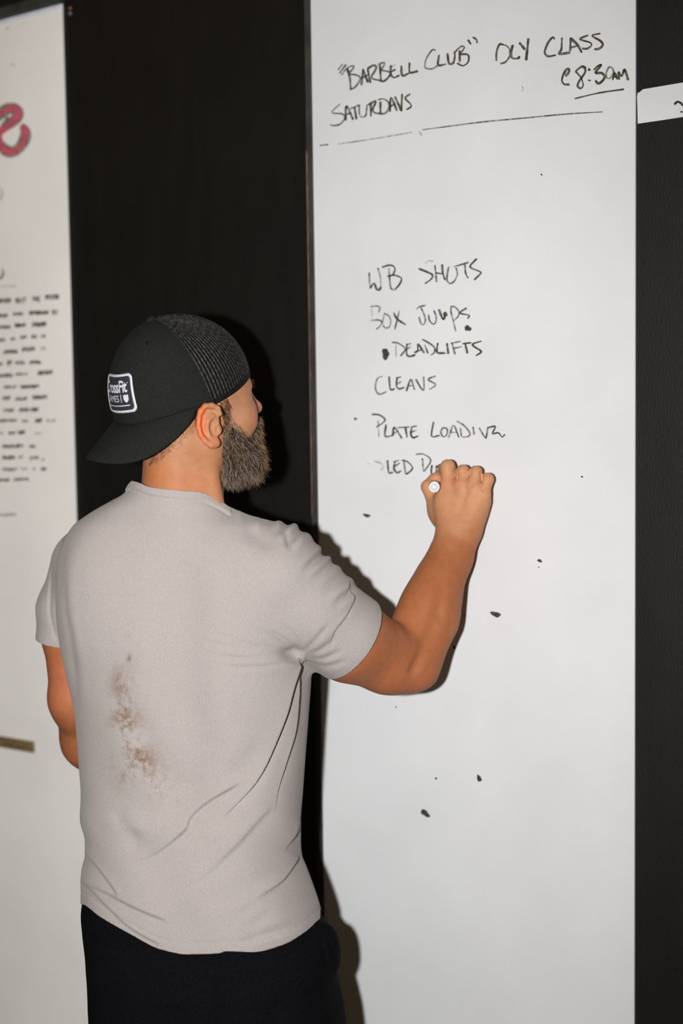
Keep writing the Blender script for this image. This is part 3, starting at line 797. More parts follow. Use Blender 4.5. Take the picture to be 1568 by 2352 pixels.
def f_core(p):
    d = rows_sdf(p, ROW, 2.2, .034)
    d = smax(d, (p[:, 1] - C(0, 1150, 2.17)[1]), .03)
    return d

# --- legs, in world metres under the hips
def wpt(x, y, w): return c2w(C(x, y, w))
HIPL = wpt(345, 2300, 2.20); HIPR = wpt(610, 2300, 2.17)
GX = np.array([RGT[0], RGT[1], 0]); GX /= np.linalg.norm(GX)
GY = np.array([-GX[1], GX[0], 0])
def leg_pts(h):
    k = h.copy(); k[2] = .47; k = k + GY * .01
    a = h.copy(); a[2] = .10; a = a - GY * .015
    return h, k, a
LEG = [leg_pts(HIPL), leg_pts(HIPR)]
LEGC = [tuple(w2c(q) for q in l) for l in LEG]
def f_legs(p):
    d = None
    for h, k, a in LEGC:
        e = sd_cone(p, h + np.array([0, .06, 0]), k, .082, .058)
        e = smin(e, sd_cone(p, k, k * .62 + a * .38, .056, .056), .03)
        e = smin(e, sd_cone(p, k * .62 + a * .38, a, .055, .036), .03)
        e = smin(e, sd_cone(p, a, a + w2c(CAM + GY * .09 - np.array([0, 0, .05])), .036, .030), .02)
        d = e if d is None else np.minimum(d, e)
    return d
PROW = np.array([(2040, 200, 690, 2.205, .108), (2085, 189, 718, 2.205, .114), (2110, 187, 736, 2.205, .118), (2150, 190, 764, 2.205, .122), (2200, 198, 774, 2.20, .130), (2232, 203, 768, 2.20, .138), (2270, 206, 776, 2.20, .138), (2310, 207, 785, 2.20, .138), (2360, 208, 791, 2.20, .137), (2480, 206, 800, 2.20, .132), (2800, 205, 806, 2.2, .125)], float)
def f_shorts(p):
    d = rows_sdf(p, PROW, 2.6)
    # split into two legs low down
    mid = w2c((HIPL + HIPR) / 2)
    d = smax(d, -sd_cone(p, mid + np.array([0.0, -.14, -.1]), mid + np.array([0, -.6, -.1]), .004, .05, np.array([0, 0, 1.0]), 12.0), .02)
    d = smin(d, sd_ell(p, C(752, 2180, 2.165), (.017, .036, .03)), .02)      # bulging pocket
    return d

FEET = (LEG[0][2] + LEG[1][2]) / 2
man = empty('person', (FEET[0], FEET[1], 0.0))
tag(man, 'bearded man in taupe T-shirt and backwards black cap, writing on the white board', 'person')
MO = np.array(man.location)

# --- materials of the man
def skin_mat():
    m = mat('skin', (0.5, 0.21, 0.105), 0.55, bump=0.22, bscale=420.0, spec=0.22)
    nt = m.node_tree; b = nt.nodes['Principled BSDF']
    at = nt.nodes.new('ShaderNodeAttribute'); at.attribute_name = 'tone'
    tc = nt.nodes.new('ShaderNodeTexCoord')
    nz = nt.nodes.new('ShaderNodeTexNoise'); nz.inputs['Scale'].default_value = 90; nz.inputs['Detail'].default_value = 5
    nt.links.new(tc.outputs['Object'], nz.inputs['Vector'])
    mr = nt.nodes.new('ShaderNodeMapRange'); mr.inputs['To Min'].default_value = 0.84; mr.inputs['To Max'].default_value = 1.16
    nt.links.new(nz.outputs['Fac'], mr.inputs['Value'])
    mx = nt.nodes.new('ShaderNodeVectorMath'); mx.operation = 'SCALE'
    nt.links.new(at.outputs['Color'], mx.inputs[0]); nt.links.new(mr.outputs['Result'], mx.inputs['Scale'])
    nt.links.new(mx.outputs['Vector'], b.inputs['Base Color'])
    b.inputs['Subsurface Weight'].default_value = 0.12
    b.inputs['Subsurface Radius'].default_value = (0.012, 0.004, 0.002)
    b.inputs['Subsurface Scale'].default_value = 0.4
    return m
M['skin'] = skin_mat()
def cloth_mat():
    m = mat('shirt_jersey', (0.302, 0.270, 0.258), 0.85, 0.05, 380.0, 0.25, 900.0, 0.15, sheen=0.1)
    nt = m.node_tree; b = nt.nodes['Principled BSDF']
    base = b.inputs['Base Color'].links[0].from_socket
    at = nt.nodes.new('ShaderNodeAttribute'); at.attribute_name = 'stain'
    tc = nt.nodes.new('ShaderNodeTexCoord')
    nz = nt.nodes.new('ShaderNodeTexNoise'); nz.inputs['Scale'].default_value = 120; nz.inputs['Detail'].default_value = 8; nz.inputs['Roughness'].default_value = 0.7
    n2 = nt.nodes.new('ShaderNodeTexNoise'); n2.inputs['Scale'].default_value = 24; n2.inputs['Detail'].default_value = 4
    for n_ in (nz, n2): nt.links.new(tc.outputs['Object'], n_.inputs['Vector'])
    ad = nt.nodes.new('ShaderNodeMath'); ad.operation = 'ADD'
    nt.links.new(nz.outputs['Fac'], ad.inputs[0]); nt.links.new(n2.outputs['Fac'], ad.inputs[1])
    rp = nt.nodes.new('ShaderNodeMapRange'); rp.inputs['From Min'].default_value = 0.91; rp.inputs['From Max'].default_value = 1.16
    nt.links.new(ad.outputs['Value'], rp.inputs['Value'])
    mu = nt.nodes.new('ShaderNodeMath'); mu.operation = 'MULTIPLY'
    nt.links.new(at.outputs['Fac'], mu.inputs[0]); nt.links.new(rp.outputs['Result'], mu.inputs[1])
    mx = nt.nodes.new('ShaderNodeMixRGB'); mx.inputs['Color2'].default_value = (0.17, 0.115, 0.085, 1)
    nt.links.new(base, mx.inputs['Color1']); nt.links.new(mu.outputs['Value'], mx.inputs['Fac'])
    nt.links.new(mx.outputs['Color'], b.inputs['Base Color'])
    return m
M['shirt'] = cloth_mat()
M['shorts'] = mat('shorts_cloth', (0.0026, 0.0027, 0.0036), 0.9, 0.3, 300, 0.2, 700, 0.06)
M['cap'] = mat('cap_twill', (0.0105, 0.0112, 0.0096), 0.9, 0.25, 500, 0.3, 1100, 0.12)
M['cap_mesh'] = mat('cap_mesh_backing', (0.006, 0.0055, 0.005), 0.8, 0.4, 200, spec=0.1)
M['cap_cord'] = mat('cap_mesh_cord', (0.020, 0.0195, 0.018), 0.6, 0.7, 160, spec=0.4)
M['patch'] = mat('patch_navy', (0.012, 0.014, 0.022), 0.8, 0.3, 600)
M['thread'] = mat('white_thread', (0.50, 0.49, 0.54), 0.75, 0.12, 900)
HAIR = [mat('hair_dark', (0.016, 0.011, 0.008), 0.6, spec=0.08), mat('hair_brown', (0.095, 0.058, 0.032), 0.6, spec=0.1), mat('hair_tan', (0.30, 0.19, 0.095), 0.6, spec=0.12), mat('hair_grey', (0.36, 0.31, 0.28), 0.6, spec=0.15)]
M['shoe'] = mat('shoe_fabric', (0.02, 0.02, 0.022), 0.7, 0.3, 200)
M['sole'] = mat('shoe_sole', (0.5, 0.5, 0.5), 0.6)
M['eye'] = mat('eye_white', (0.75, 0.72, 0.70), 0.2)
M['iris'] = mat('iris_brown', (0.05, 0.03, 0.015), 0.15)
M['marker'] = mat('marker_plastic', (0.78, 0.78, 0.80), 0.4)
M['marker_cap'] = mat('marker_grey', (0.55, 0.56, 0.60), 0.4)

# --- body: one mesh
def bounds(pts, m):
    P = np.array(pts); return P.min(0) - m, P.max(0) + m
pieces = []
hb_lo, hb_hi = bounds([HL(-150, 120, -120), HL(-150, 120, 120), HL(180, -250, 120), HL(180, 120, -120), C(417, 1240, 2.28), C(300, 1100, 2.05), C(417, 1200, 2.02)], .02)
pieces.append(mesh_sdf(f_head, hb_lo, hb_hi, .0019))
f_ra = lambda p: smax(f_rarm(p), -(p[:, 0] - C(700, 0, 2.15)[0]), .01)
pieces.append(mesh_sdf(f_ra, *bounds([C(690, 1200, 2.06), C(1150, 1620, 2.06), C(1150, 1040, 2.44), C(690, 1620, 2.44)], .01), .00165))
f_la = lambda p: smax(f_larm(p), p[:, 1] - C(0, 1330, 2.28)[1], .01)
pieces.append(mesh_sdf(f_la, *bounds([C(60, 1250, 2.18), C(420, 1900, 2.62), C(60, 1900, 2.62)], .01), .0028))
lowc = w2c(np.array([FEET[0], FEET[1], 0.0]))
pieces.append(mesh_sdf(lambda p: smin(f_core(p), f_legs(p), .05), (C(150, 0, 2.2)[0] - .05, lowc[1] - .1, 2.0), (C(760, 0, 2.2)[0] + .05, C(0, 1120, 2.2)[1], 2.45), .008))
VP, FQ, off = [], [], 0
for P, Q in pieces:
    VP.append(P); FQ.append(Q + off); off += len(P)
BP = np.vstack(VP); BQ = np.vstack(FQ)
nh, nr, nl = len(pieces[0][0]), len(pieces[1][0]), len(pieces[2][0])
tone = np.empty((len(BP), 3)); tone[:] = (0.315, 0.108, 0.042)
bx, by = c2px(BP)
def blob(x, y, cx, cy, rx, ry):
    return np.exp(-(((x - cx) / rx) ** 2 + ((y - cy) / ry) ** 2))
hc = np.array([0.345, 0.155, 0.075]); t0 = tone[:nh]; t0[:] = hc
X, Y = bx[:nh], by[:nh]
red = np.array([0.58, 0.16, 0.065])
def mixin(sel, wgt, col):
    tone[sel] = tone[sel] * (1 - wgt[:, None]) + np.asarray(col) * wgt[:, None]
sh = slice(0, nh)
mixin(sh, 0.75 * blob(X, Y, 345, 1095, 45, 40), (0.37, 0.12, 0.042))
mixin(sh, 0.55 * blob(X, Y, 430, 1110, 90, 30), (0.37, 0.135, 0.055))
earw = np.exp(-(np.minimum(np.abs(f_ear(BP[sh])), 1) / .002) ** 2)
mixin(sh, 0.9 * earw * np.clip((478 - X) / 14, 0, 1), (0.52, 0.125, 0.045))
mixin(sh, 0.6 * earw * blob(X, Y, 488, 1018, 16, 14), (0.50, 0.16, 0.08))
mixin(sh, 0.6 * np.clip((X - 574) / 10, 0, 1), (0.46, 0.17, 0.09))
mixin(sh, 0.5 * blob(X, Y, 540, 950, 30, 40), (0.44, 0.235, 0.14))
sr = slice(nh, nh + nr); X, Y = bx[sr], by[sr]
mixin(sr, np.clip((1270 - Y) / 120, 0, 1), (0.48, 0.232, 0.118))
mixin(sr, 0.5 * blob(X, Y, 1045, 1112, 45, 16), (0.52, 0.205, 0.115))
mixin(sr, 0.35 * blob(X, Y, 940, 1560, 60, 40), (0.36, 0.115, 0.055))
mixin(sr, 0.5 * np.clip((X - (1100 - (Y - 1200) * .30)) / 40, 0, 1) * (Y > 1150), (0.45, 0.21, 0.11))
sl = slice(nh + nr, nh + nr + nl); X, Y = bx[sl], by[sl]
mixin(sl, 0.5 * blob(X, Y, 140, 1560, 40, 60), (0.42, 0.13, 0.07))
Pw_, Fw_ = to_world(BP, BQ)
body = mesh_obj('body', Pw_, Fw_, M['skin'], man, True, origin=MO)
ca = body.data.color_attributes.new('tone', 'FLOAT_COLOR', 'POINT')
ca.data.foreach_set('color', np.hstack([tone, np.ones((len(tone), 1))]).ravel())

# --- eyes
for s in (1, -1):
    c = c2w(HL(120, -50, 40 * s)) - MO; f = HF @ CB
    mb = MB(); r = 14.2 * px
    th = np.linspace(0, np.pi, 13)
    mb.lathe(c - f * r, c + f * r, [((1 - math.cos(t)) / 2, max(r * math.sin(t), 1e-5)) for t in th], 24)
    e = mb.build('eye', M['eye'], body, True)
    mb = MB(); mb.lathe(c + f * r * .93, c + f * r * 1.02, [(0, r * .42), (.6, r * .34), (1, r * .05)], 20)
    mb.build('iris', M['iris'], body, True)

# --- T-shirt
SP, SQ = mesh_sdf(f_shirt, *bounds([C(60, 1060, 1.99), C(930, 2300, 1.99), C(930, 1060, 2.42), C(60, 2300, 2.42)], .01), .0025)
ST = tris_of(SQ)
def split_mesh(P, T, g):
    """insert an edge run along g = 0, keeping both sides"""
    sgn = g > 0
    c = sgn[T].sum(1)
    cut = (c == 1) | (c == 2)
    keep = T[~cut]; newP, cache, out = [], {}, []
    base = len(P)
    def mid(i, j):
        k = (min(i, j), max(i, j))
        if k not in cache:
            t = np.clip(g[i] / (g[i] - g[j]), .02, .98)
            cache[k] = base + len(newP); newP.append(P[i] + t * (P[j] - P[i]))
        return cache[k]
    for t in T[cut]:
        s = sgn[t]
        k = int(np.argmax(s)) if s.sum() == 1 else int(np.argmin(s))
        a, b2, c2 = t[k], t[(k + 1) % 3], t[(k + 2) % 3]
        m1, m2 = mid(a, b2), mid(a, c2)
        out += [(a, m1, m2), (m1, b2, c2), (m1, c2, m2)]
    return np.vstack([P, np.array(newP).reshape(-1, 3)]), np.vstack([keep, np.array(out, int).reshape(-1, 3)])
def seg_dist(x, y, pts):
    """signed distance (left of the run positive), run parameter 0..1"""
    P = spline(pts, 6)
    best = np.full(len(x), 1e9); sg = np.zeros(len(x)); par = np.zeros(len(x))
    L = np.concatenate([[0], np.cumsum(np.hypot(*np.diff(P, axis=0).T))]); L /= L[-1]
    for i in range(len(P) - 1):
        a, d = P[i], P[i + 1] - P[i]
        l2 = (d * d).sum()
        t = np.clip(((x - a[0]) * d[0] + (y - a[1]) * d[1]) / l2, 0, 1)
        ex, ey = x - a[0] - t * d[0], y - a[1] - t * d[1]
        dd = np.hypot(ex, ey)
        u = dd < best
        best[u] = dd[u]
        s = (ex * -d[1] + ey * d[0])
        sg[u] = np.where(s[u] >= 0, 1, -1)
        par[u] = (L[i] + t * (L[i + 1] - L[i]))[u]
    return best * sg, par
FOLD_A = [(688, 1512), (668, 1580), (650, 1650), (625, 1720), (590, 1790), (556, 1835), (510, 1880)]
FOLD_B = [(697, 1516), (691, 1600), (680, 1680), (660, 1750), (640, 1810), (630, 1870)]
FOLD_C = [(806, 1352), (813, 1379), (792, 1420), (768, 1453), (752, 1500)]
FOLD_D = [(556, 1795), (539, 1806), (472, 1846), (437, 1879), (423, 1908), (361, 1958), (290, 1988)]
for run in (FOLD_A, FOLD_B, FOLD_C, FOLD_D):
    for o_ in (-1.1, 1.1):
        q_x, q_y = c2px(SP)
        nearcam = SP[:, 2] < 2.22
        s_, _t = seg_dist(q_x, q_y, run)
        SP, ST = split_mesh(SP, ST, np.where((np.abs(s_) < 8) & nearcam, s_ - o_, 8.0))
SN = vnormals(SP, ST)            # points outward in camera space or inward: fix by the field
tst = f_shirt(SP[:2000] + SN[:2000] * .002)
if np.median(tst) < 0:
    SN = -SN
view = -SP / np.linalg.norm(SP, axis=1)[:, None]
facing = np.clip(((SN * view).sum(1) + 0.05) / 0.30, 0, 1)
sx, sy = c2px(SP)
PXM = 2.08 / FPX
disp = np.zeros(len(SP))
def fold(pts, A, Bd, wl=26, wr=20, e0=1.0, e1=0.0, soft=2.0, prof=None):
    """an overlapping fold: cloth stands A proud on the left of the run and falls away Bd behind it"""
    global disp
    s, t = seg_dist(sx, sy, pts)
    amp = np.interp(t, [0, .12, .55, 1], [e0, 1, 1, e1]) if e0 < 1 else np.interp(t, [0, .07, .55, 1], [0, 1, 1, e1])
    if prof: amp = np.interp(t, *prof)
    q = 0.5 * (1 + np.tanh(s / soft))
    pr = q * A * np.exp(-np.maximum(s, 0) / wl) - (1 - q) * Bd * np.exp(-np.maximum(-s, 0) / wr)
    # fade at the ends beyond the run
    disp += pr * amp * np.exp(-np.maximum(np.abs(s) - 3 * max(wl, wr), 0) / 10) * facing
def groove(pts, A, w=10, rim=0.5, e0=0.0, e1=0.0):
    global disp
    s, t = seg_dist(sx, sy, pts)
    amp = np.interp(t, [0, .3, .7, 1], [e0, 1, 1, e1])
    disp += (-A * np.exp(-(s / w) ** 2) + A * rim * (np.exp(-((s - 2 * w) / (1.3 * w)) ** 2) + np.exp(-((s + 2 * w) / (1.3 * w)) ** 2))) * amp * facing
mm = .001
fold([(688, 1512), (668, 1580), (650, 1650), (625, 1720), (590, 1790), (556, 1835), (510, 1880)], 8 * mm, 15 * mm, 30, 17, 1, 0, .7, ([0, .05, .3, .6, 1], [0, 1.15, 1.15, .9, 0]))
fold([(697, 1516), (691, 1600), (680, 1680), (660, 1750), (640, 1810), (630, 1870)], 4 * mm, 11 * mm, 9, 16, 1, 0, .7, ([0, .06, .6, 1], [0, 1.1, 1, 0]))
fold([(556, 1795), (539, 1806), (472, 1846), (437, 1879), (423, 1908), (361, 1958), (290, 1988)], 3.5 * mm, 4 * mm, 30, 26, 0, 0, 3)
fold([(629, 1850), (584, 1897), (539, 1946), (472, 2009), (420, 2040)], 2.5 * mm, 2.5 * mm, 36, 30, 0, 0, 5)
fold([(690, 1880), (681, 1915), (655, 1955)], 4 * mm, 5 * mm, 20, 22, .4, 0, 2)
fold([(690, 1966), (664, 2009), (642, 2031), (590, 2062)], 4 * mm, 5 * mm, 22, 24, 1, 0, 2)
fold([(272, 2058), (231, 2004), (196, 1962)], 2.5 * mm, 3 * mm, 16, 18, 0, .6, 3)
fold([(385, 2116), (330, 2094), (272, 2067), (209, 2036)], 3 * mm, 3.5 * mm, 18, 22, 0, .5, 3)
fold([(374, 2174), (307, 2138), (249, 2089), (190, 2030)], 2 * mm, 3 * mm, 14, 18, 0, .8, 3)
groove([(660, 2040), (584, 2080), (530, 2120)], 1.8 * mm, 12)
groove([(700, 2118), (606, 2147), (530, 2172)], 1.8 * mm, 9)
groove([(645, 2070), (560, 2140)], 1.5 * mm, 14)
groove([(440, 2050), (500, 2062), (580, 2045), (640, 2005)], 1.6 * mm, 22)
groove([(188, 1872), (240, 1905), (300, 1935), (360, 1950)], 3.2 * mm, 26)
groove([(262, 1850), (285, 1900), (330, 1945)], 2 * mm, 16)
groove([(415, 1810), (370, 1770), (340, 1700), (320, 1620)], 2.2 * mm, 26)
groove([(605, 1700), (560, 1760), (520, 1800)], 2.2 * mm, 24)
for pts, A in [([(688, 1500), (620, 1490), (560, 1478), (480, 1448)], 1.6), ([(688, 1503), (600, 1500), (520, 1482), (466, 1476)], 1.4), ([(686, 1508), (610, 1512), (540, 1512), (480, 1508)], 1.3), ([(684, 1512), (620, 1528), (560, 1533), (500, 1530)], 1.3),
               ([(680, 1492), (640, 1462), (600, 1448)], 1.6), ([(692, 1494), (668, 1455), (640, 1430)], 1.3), ([(700, 1496), (725, 1470), (760, 1430)], 1.5), ([(705, 1504), (740, 1490), (775, 1462)], 1.4), ([(705, 1512), (745, 1512), (790, 1492)], 1.6), ([(708, 1522), (750, 1530), (800, 1516)], 1.5)]:
    groove(pts, A * mm, 6, .5, 1, 0)
disp -= 9 * mm * blob(sx, sy, 676, 1500, 26, 16) * facing
fold([(806, 1352), (813, 1379), (792, 1420), (768, 1453), (752, 1500)], 2.6 * mm, 4.5 * mm, 22, 16, .4, 0, 1.5)
fold([(800, 1340), (797, 1360), (786, 1378)], 2 * mm, 2.5 * mm, 10, 9, 1, 0, 1.5)
# left shoulder seam and sleeve folds
fold([(116, 1290), (112, 1350), (111, 1410), (124, 1462)], -1 * mm, 4.5 * mm, 10, 10, .3, .8, 1.6)
groove([(178, 1222), (150, 1300), (146, 1390), (160, 1470), (172, 1560), (176, 1650)], 2.4 * mm, 9, .4)
groove([(160, 1230), (138, 1300), (134, 1380)], 2.0 * mm, 7, .4)
# bunched sleeve top: short ripples across the upper outline
dS = np.array([142.0, 168.0]) / math.hypot(142, 168)
alongS = (sx - 640) * dS[0] + (sy - 1230) * dS[1]
acrossS = (sx - 640) * dS[1] - (sy - 1230) * dS[0]
rip = np.clip((acrossS + 12) / 34, 0, 1) * np.clip((sx - 520) / 60, 0, 1) * np.clip((835 - sx) / 60, 0, 1) * (sy < 1420)
disp += rip * (2.6 * mm * np.sin(alongS / 5.6 + .8 * np.sin(alongS / 17)) + 1.6 * mm * np.sin(alongS / 9.3 + 1.0))
for cx, cy, a in [(590, 1206, 4), (548, 1180, 3), (640, 1210, 3), (690, 1236, 3)]:
    disp += a * mm * blob(sx, sy, cx, cy, 9, 14)
groove([(640, 1212), (660, 1235), (668, 1270)], 2.2 * mm, 7)
groove([(560, 1205), (600, 1240), (640, 1250)], 2.5 * mm, 20)
# loose drape
dr = 1.3 * mm * np.sin(sx / 47 + sy / 90) * np.sin(sy / 120 - sx / 200 + 1) + .8 * mm * np.sin(sx / 23 - sy / 41)
disp += dr * np.clip((sy - 1500) / 200, .25, 1) * facing
# --- openings: collar, cuffs, hem
def g_collar(P):
    x, y = c2px(P)
    lim = interp_smooth(x, [250, 316, 345, 400, 460, 506, 530, 600], [1090, 1108, 1119, 1126, 1131, 1150, 1165, 1190])
    return (lim - y) + np.clip((P[:, 2] - 2.12), 0, .3) * 0.42 * FPX / 2.15
g1 = g_collar(SP)
cx_, cy_ = sx, sy
near = (sx > 290) & (sx < 530) & (sy < 1260)
disp += np.where(near, 2.3 * mm * (1 / (1 + np.exp((-g1 - 19) / 1.2))) - 1.8 * mm * np.exp(-((-g1 - 21) / 2.2) ** 2), 0)
cutA = C(802, 1468, 2.175); axA = np.array([.813 * .89, -.581 * .89, .45])
cutB = C(148, 1466, 2.30); axB = np.array([-.08, -.97, .22])
HEM = [(150, 2072), (186, 2076), (230, 2106), (300, 2146), (370, 2181), (430, 2192), (500, 2190), (520, 2185), (580, 2187), (650, 2170), (700, 2141), (738, 2108), (800, 2070)]
def g_hem(P):
    x, y = c2px(P)
    lim = interp_smooth(x, *np.array(HEM).T)
    return y - lim - np.clip(P[:, 2] - 2.2, 0, .3) * 60
g3 = g_hem(SP)
disp += np.where(sy > 1950, 0.8 * mm * (1 / (1 + np.exp((g3 + 24) / 1.5))) * 0 - .9 * mm * np.exp(-((g3 + 25) / 2.0) ** 2), 0)
SP2 = SP + SN * disp[:, None]
# cloth pulled over the fold: shift the proud lip sideways so that it hangs over
P_, T_ = SP2, ST
P_, T_ = clip_mesh(P_, T_, g_collar(P_))
inA = lambda P: np.where(P[:, 0] > C(735, 0, 2.15)[0], (P - cutA) @ axA, -1)
inB = lambda P: np.where((sd_chain(P, [C(157, 1400, 2.29), C(148, 1475, 2.30), C(150, 1540, 2.31)], [.0470, .0415, .0415], .02) < .009) & (rows_sdf(P, ROW) > .004) & (P[:, 1] > C(0, 1640, 2.3)[1]), (P - cutB) @ axB, -1)
P_, T_ = clip_mesh(P_, T_, inA(P_))
P_, T_ = clip_mesh(P_, T_, g_hem(P_))
def keep_main(P, T):
    """largest connected piece"""
    lab = np.arange(len(P))
    while True:
        m = lab[T].min(1)
        new = lab.copy()
        for k in range(3): np.minimum.at(new, T[:, k], m)
        new = new[new]
        if (new == lab).all(): break
        lab = new
    u, c = np.unique(lab[T[:, 0]], return_counts=True)
    T = T[lab[T[:, 0]] == u[np.argmax(c)]]
    used = np.unique(T); mp = np.full(len(P), -1); mp[used] = np.arange(len(used))
    return P[used], mp[T]
P_, T_ = keep_main(P_, clean_tri(P_, T_))
# left cuff
sel = inB(P_) > 0
if sel.any():
    P_, T_ = clip_mesh(P_, T_, inB(P_))
    P_, T_ = keep_main(P_, clean_tri(P_, T_))
x_, y_ = c2px(P_)
stain = (0.95 * blob(x_, y_, 288, 1640, 34, 75) + 0.95 * blob(x_, y_, 305, 1745, 42, 60) + .5 * blob(x_, y_, 345, 1770, 36, 50) + .5 * blob(x_, y_, 395, 1815, 40, 22) + .5 * blob(x_, y_, 275, 1560, 22, 30) + 1.0 * blob(x_, y_, 296, 1512, 5, 9) + .25 * blob(x_, y_, 292, 1462, 7, 7))
stain = np.clip(stain, 0, 1) * (P_[:, 2] < 2.25)
Pw_, Fw_ = to_world(P_, T_)
shirt = mesh_obj('t_shirt', Pw_, Fw_, M['shirt'], man, True, origin=MO)
at = shirt.data.attributes.new('stain', 'FLOAT', 'POINT')
at.data.foreach_set('value', stain.astype(np.float32))
so = shirt.modifiers.new('thickness', 'SOLIDIFY'); so.thickness = 0.0016; so.offset = -1

# --- shorts
Qp, Qq = mesh_sdf(f_shorts, (C(150, 0, 2.2)[0] - .03, w2c(np.array([FEET[0], FEET[1], .44]))[1], 2.0), (C(860, 0, 2.2)[0], C(0, 2050, 2.2)[1], 2.42), .0045)
Tq = tris_of(Qq)
Nq = vnormals(Qp, Tq)
if np.median(f_shorts(Qp[:1000] + Nq[:1000] * .003)) < 0: Nq = -Nq
qx, qy = c2px(Qp)
sx, sy = qx, qy; facing = np.clip(((Nq * (-Qp / np.linalg.norm(Qp, axis=1)[:, None])).sum(1) + .2) / .4, 0, 1); disp = np.zeros(len(Qp))
fold([(742, 2130), (752, 2165), (760, 2205), (762, 2235)], 4 * mm, 5 * mm, 14, 14, .6, .3, 2.5)
groove([(725, 2150), (745, 2190), (748, 2235)], 3 * mm, 8)
groove([(700, 2230), (745, 2225), (775, 2228)], 3 * mm, 10)
groove([(690, 2250), (640, 2320), (620, 2400)], 3 * mm, 26)
groove([(230, 2200), (250, 2280), (255, 2380)], 2.5 * mm, 24)
groove([(470, 2210), (480, 2300), (478, 2420)], 3.5 * mm, 20)
Qp = Qp + Nq * disp[:, None]
zt = C(0, 2050, 2.2)[1] - .006
Qp, Tq = clip_mesh(Qp, Tq, Qp[:, 1] - zt)
Qp, Tq = clip_mesh(Qp, Tq, .475 - c2w(Qp)[:, 2])
Pw_, Fw_ = to_world(Qp, Tq)
shorts = mesh_obj('shorts', Pw_, Fw_, M['shorts'], man, True, origin=MO)
so = shorts.modifiers.new('thickness', 'SOLIDIFY'); so.thickness = 0.002; so.offset = -1

# --- shoes
for h, k, a in LEG:
    f0 = np.array([a[0], a[1], 0.0])
    c0 = w2c(f0 + np.array([0, 0, .055])); fw = GY
    def f_shoe(p, f0=f0):
        wv = c2w(p) - f0
        l = wv @ GY; s = wv @ GX; z = wv[:, 2]
        q = np.stack([l, s, z], 1)
        d = sd_ell(q, (.085, 0, .045), (.125, .047, .042))
        d = smin(d, sd_ell(q, (-.02, 0, .06), (.055, .042, .05)), .03)
        d = smax(d, -sd_ell(q, (-.02, 0, .125), (.036, .03, .05)), .01)
        return smax(d, .022 - z, .004)
    b0, b1 = bounds([w2c(f0 + GY * .23 + GX * .07), w2c(f0 - GY * .1 - GX * .07), w2c(f0 + np.array([0, 0, .14])), w2c(f0 + GY * .23 - GX * .07), w2c(f0 - GY * .1 + GX * .07)], .01)
    Sp, Sq = mesh_sdf(f_shoe, b0, b1, .005)
    Pw_, Fw_ = to_world(Sp, Sq)
    shoe = mesh_obj('shoe', Pw_, Fw_, M['shoe'], man, True, origin=MO)
    n = 32; th = np.linspace(0, 2 * np.pi, n, endpoint=False)
    rx = .128 + .0 * th; ring = np.array([f0 + GY * (.075 + .135 * math.cos(t)) + GX * (.043 + .006 * math.cos(t)) * math.sin(t) for t in th]) - MO
    V = np.vstack([ring + [0, 0, .001], ring + [0, 0, .026]])
    F = [list(range(n))[::-1], list(range(n, 2 * n))] + [(i, (i + 1) % n, (i + 1) % n + n, i + n) for i in range(n)]
    mesh_obj('sole', V, F, M['sole'], shoe, False)

# ------------------------------------------------------------------ cap, worn back to front
CR = np.array([.945, .326, 0.0]); CT = math.radians(19)
CU = np.array([-.326 * math.cos(CT), .945 * math.cos(CT), -math.sin(CT)])
cf = CR * math.cos(hy) + np.array([0, 0, math.sin(hy)])
CFW = cf - CU * (cf @ CU); CFW /= np.linalg.norm(CFW)
CSD = np.cross(CFW, CU); CSD = CSD if CSD[2] < 0 else -CSD       # his right, towards the camera
RC = C(414, 912, W0)
CA, CAB, CBB, CH = 174 * SC, 157 * SC, 134 * SC, 188 * SC
def crown(th, t, out=0.0):
    """th 0 = over the forehead, pi = nape; t 0 rim .. 1 button"""
    th = np.asarray(th, float); t = np.asarray(t, float)
    ph = t * np.pi / 2
    r = np.cos(ph); z = np.sin(ph)
    bulge = 1 + 0.045 * np.sin(2 * ph) * (np.cos(th) * .5 + .5) + 0.02 * np.sin(2 * ph)
    ct, st = np.cos(th), np.sin(th)
    ca = np.where(ct > 0, CA, CAB)
    rad = np.stack([ca * ct * r * bulge, CBB * st * r * bulge, CH * z - (2 + 20 * np.clip(ct + .35, 0, .5)) * SC * (st ** 2) * (1 - z)], -1)
    nrm = np.stack([ct * r / ca, st * r / CBB, z / CH], -1)
    nrm = nrm / (np.linalg.norm(nrm, axis=-1, keepdims=True) + 1e-9)
    rad = rad + nrm * np.asarray(out)[..., None] if np.ndim(out) else rad + nrm * out
    return RC + rad[..., 0:1] * CFW + rad[..., 1:2] * CSD + rad[..., 2:3] * CU
def grid_obj(name, P, m, parent, thick=0.0015, close_u=False, smooth=True):
    nu, nv = P.shape[:2]
    V = c2w(P.reshape(-1, 3))
    F = []
    for i in range(nu if close_u else nu - 1):
        k = (i + 1) % nu
        for j in range(nv - 1):
            F.append((i * nv + j, k * nv + j, k * nv + j + 1, i * nv + j + 1))
    o = mesh_obj(name, V, F, m, parent, smooth, origin=MO)
    if thick:
        s = o.modifiers.new('thickness', 'SOLIDIFY'); s.thickness = thick; s.offset = 0
    return o
SEAM = math.radians(86)
tt = np.linspace(0, .985, 40)
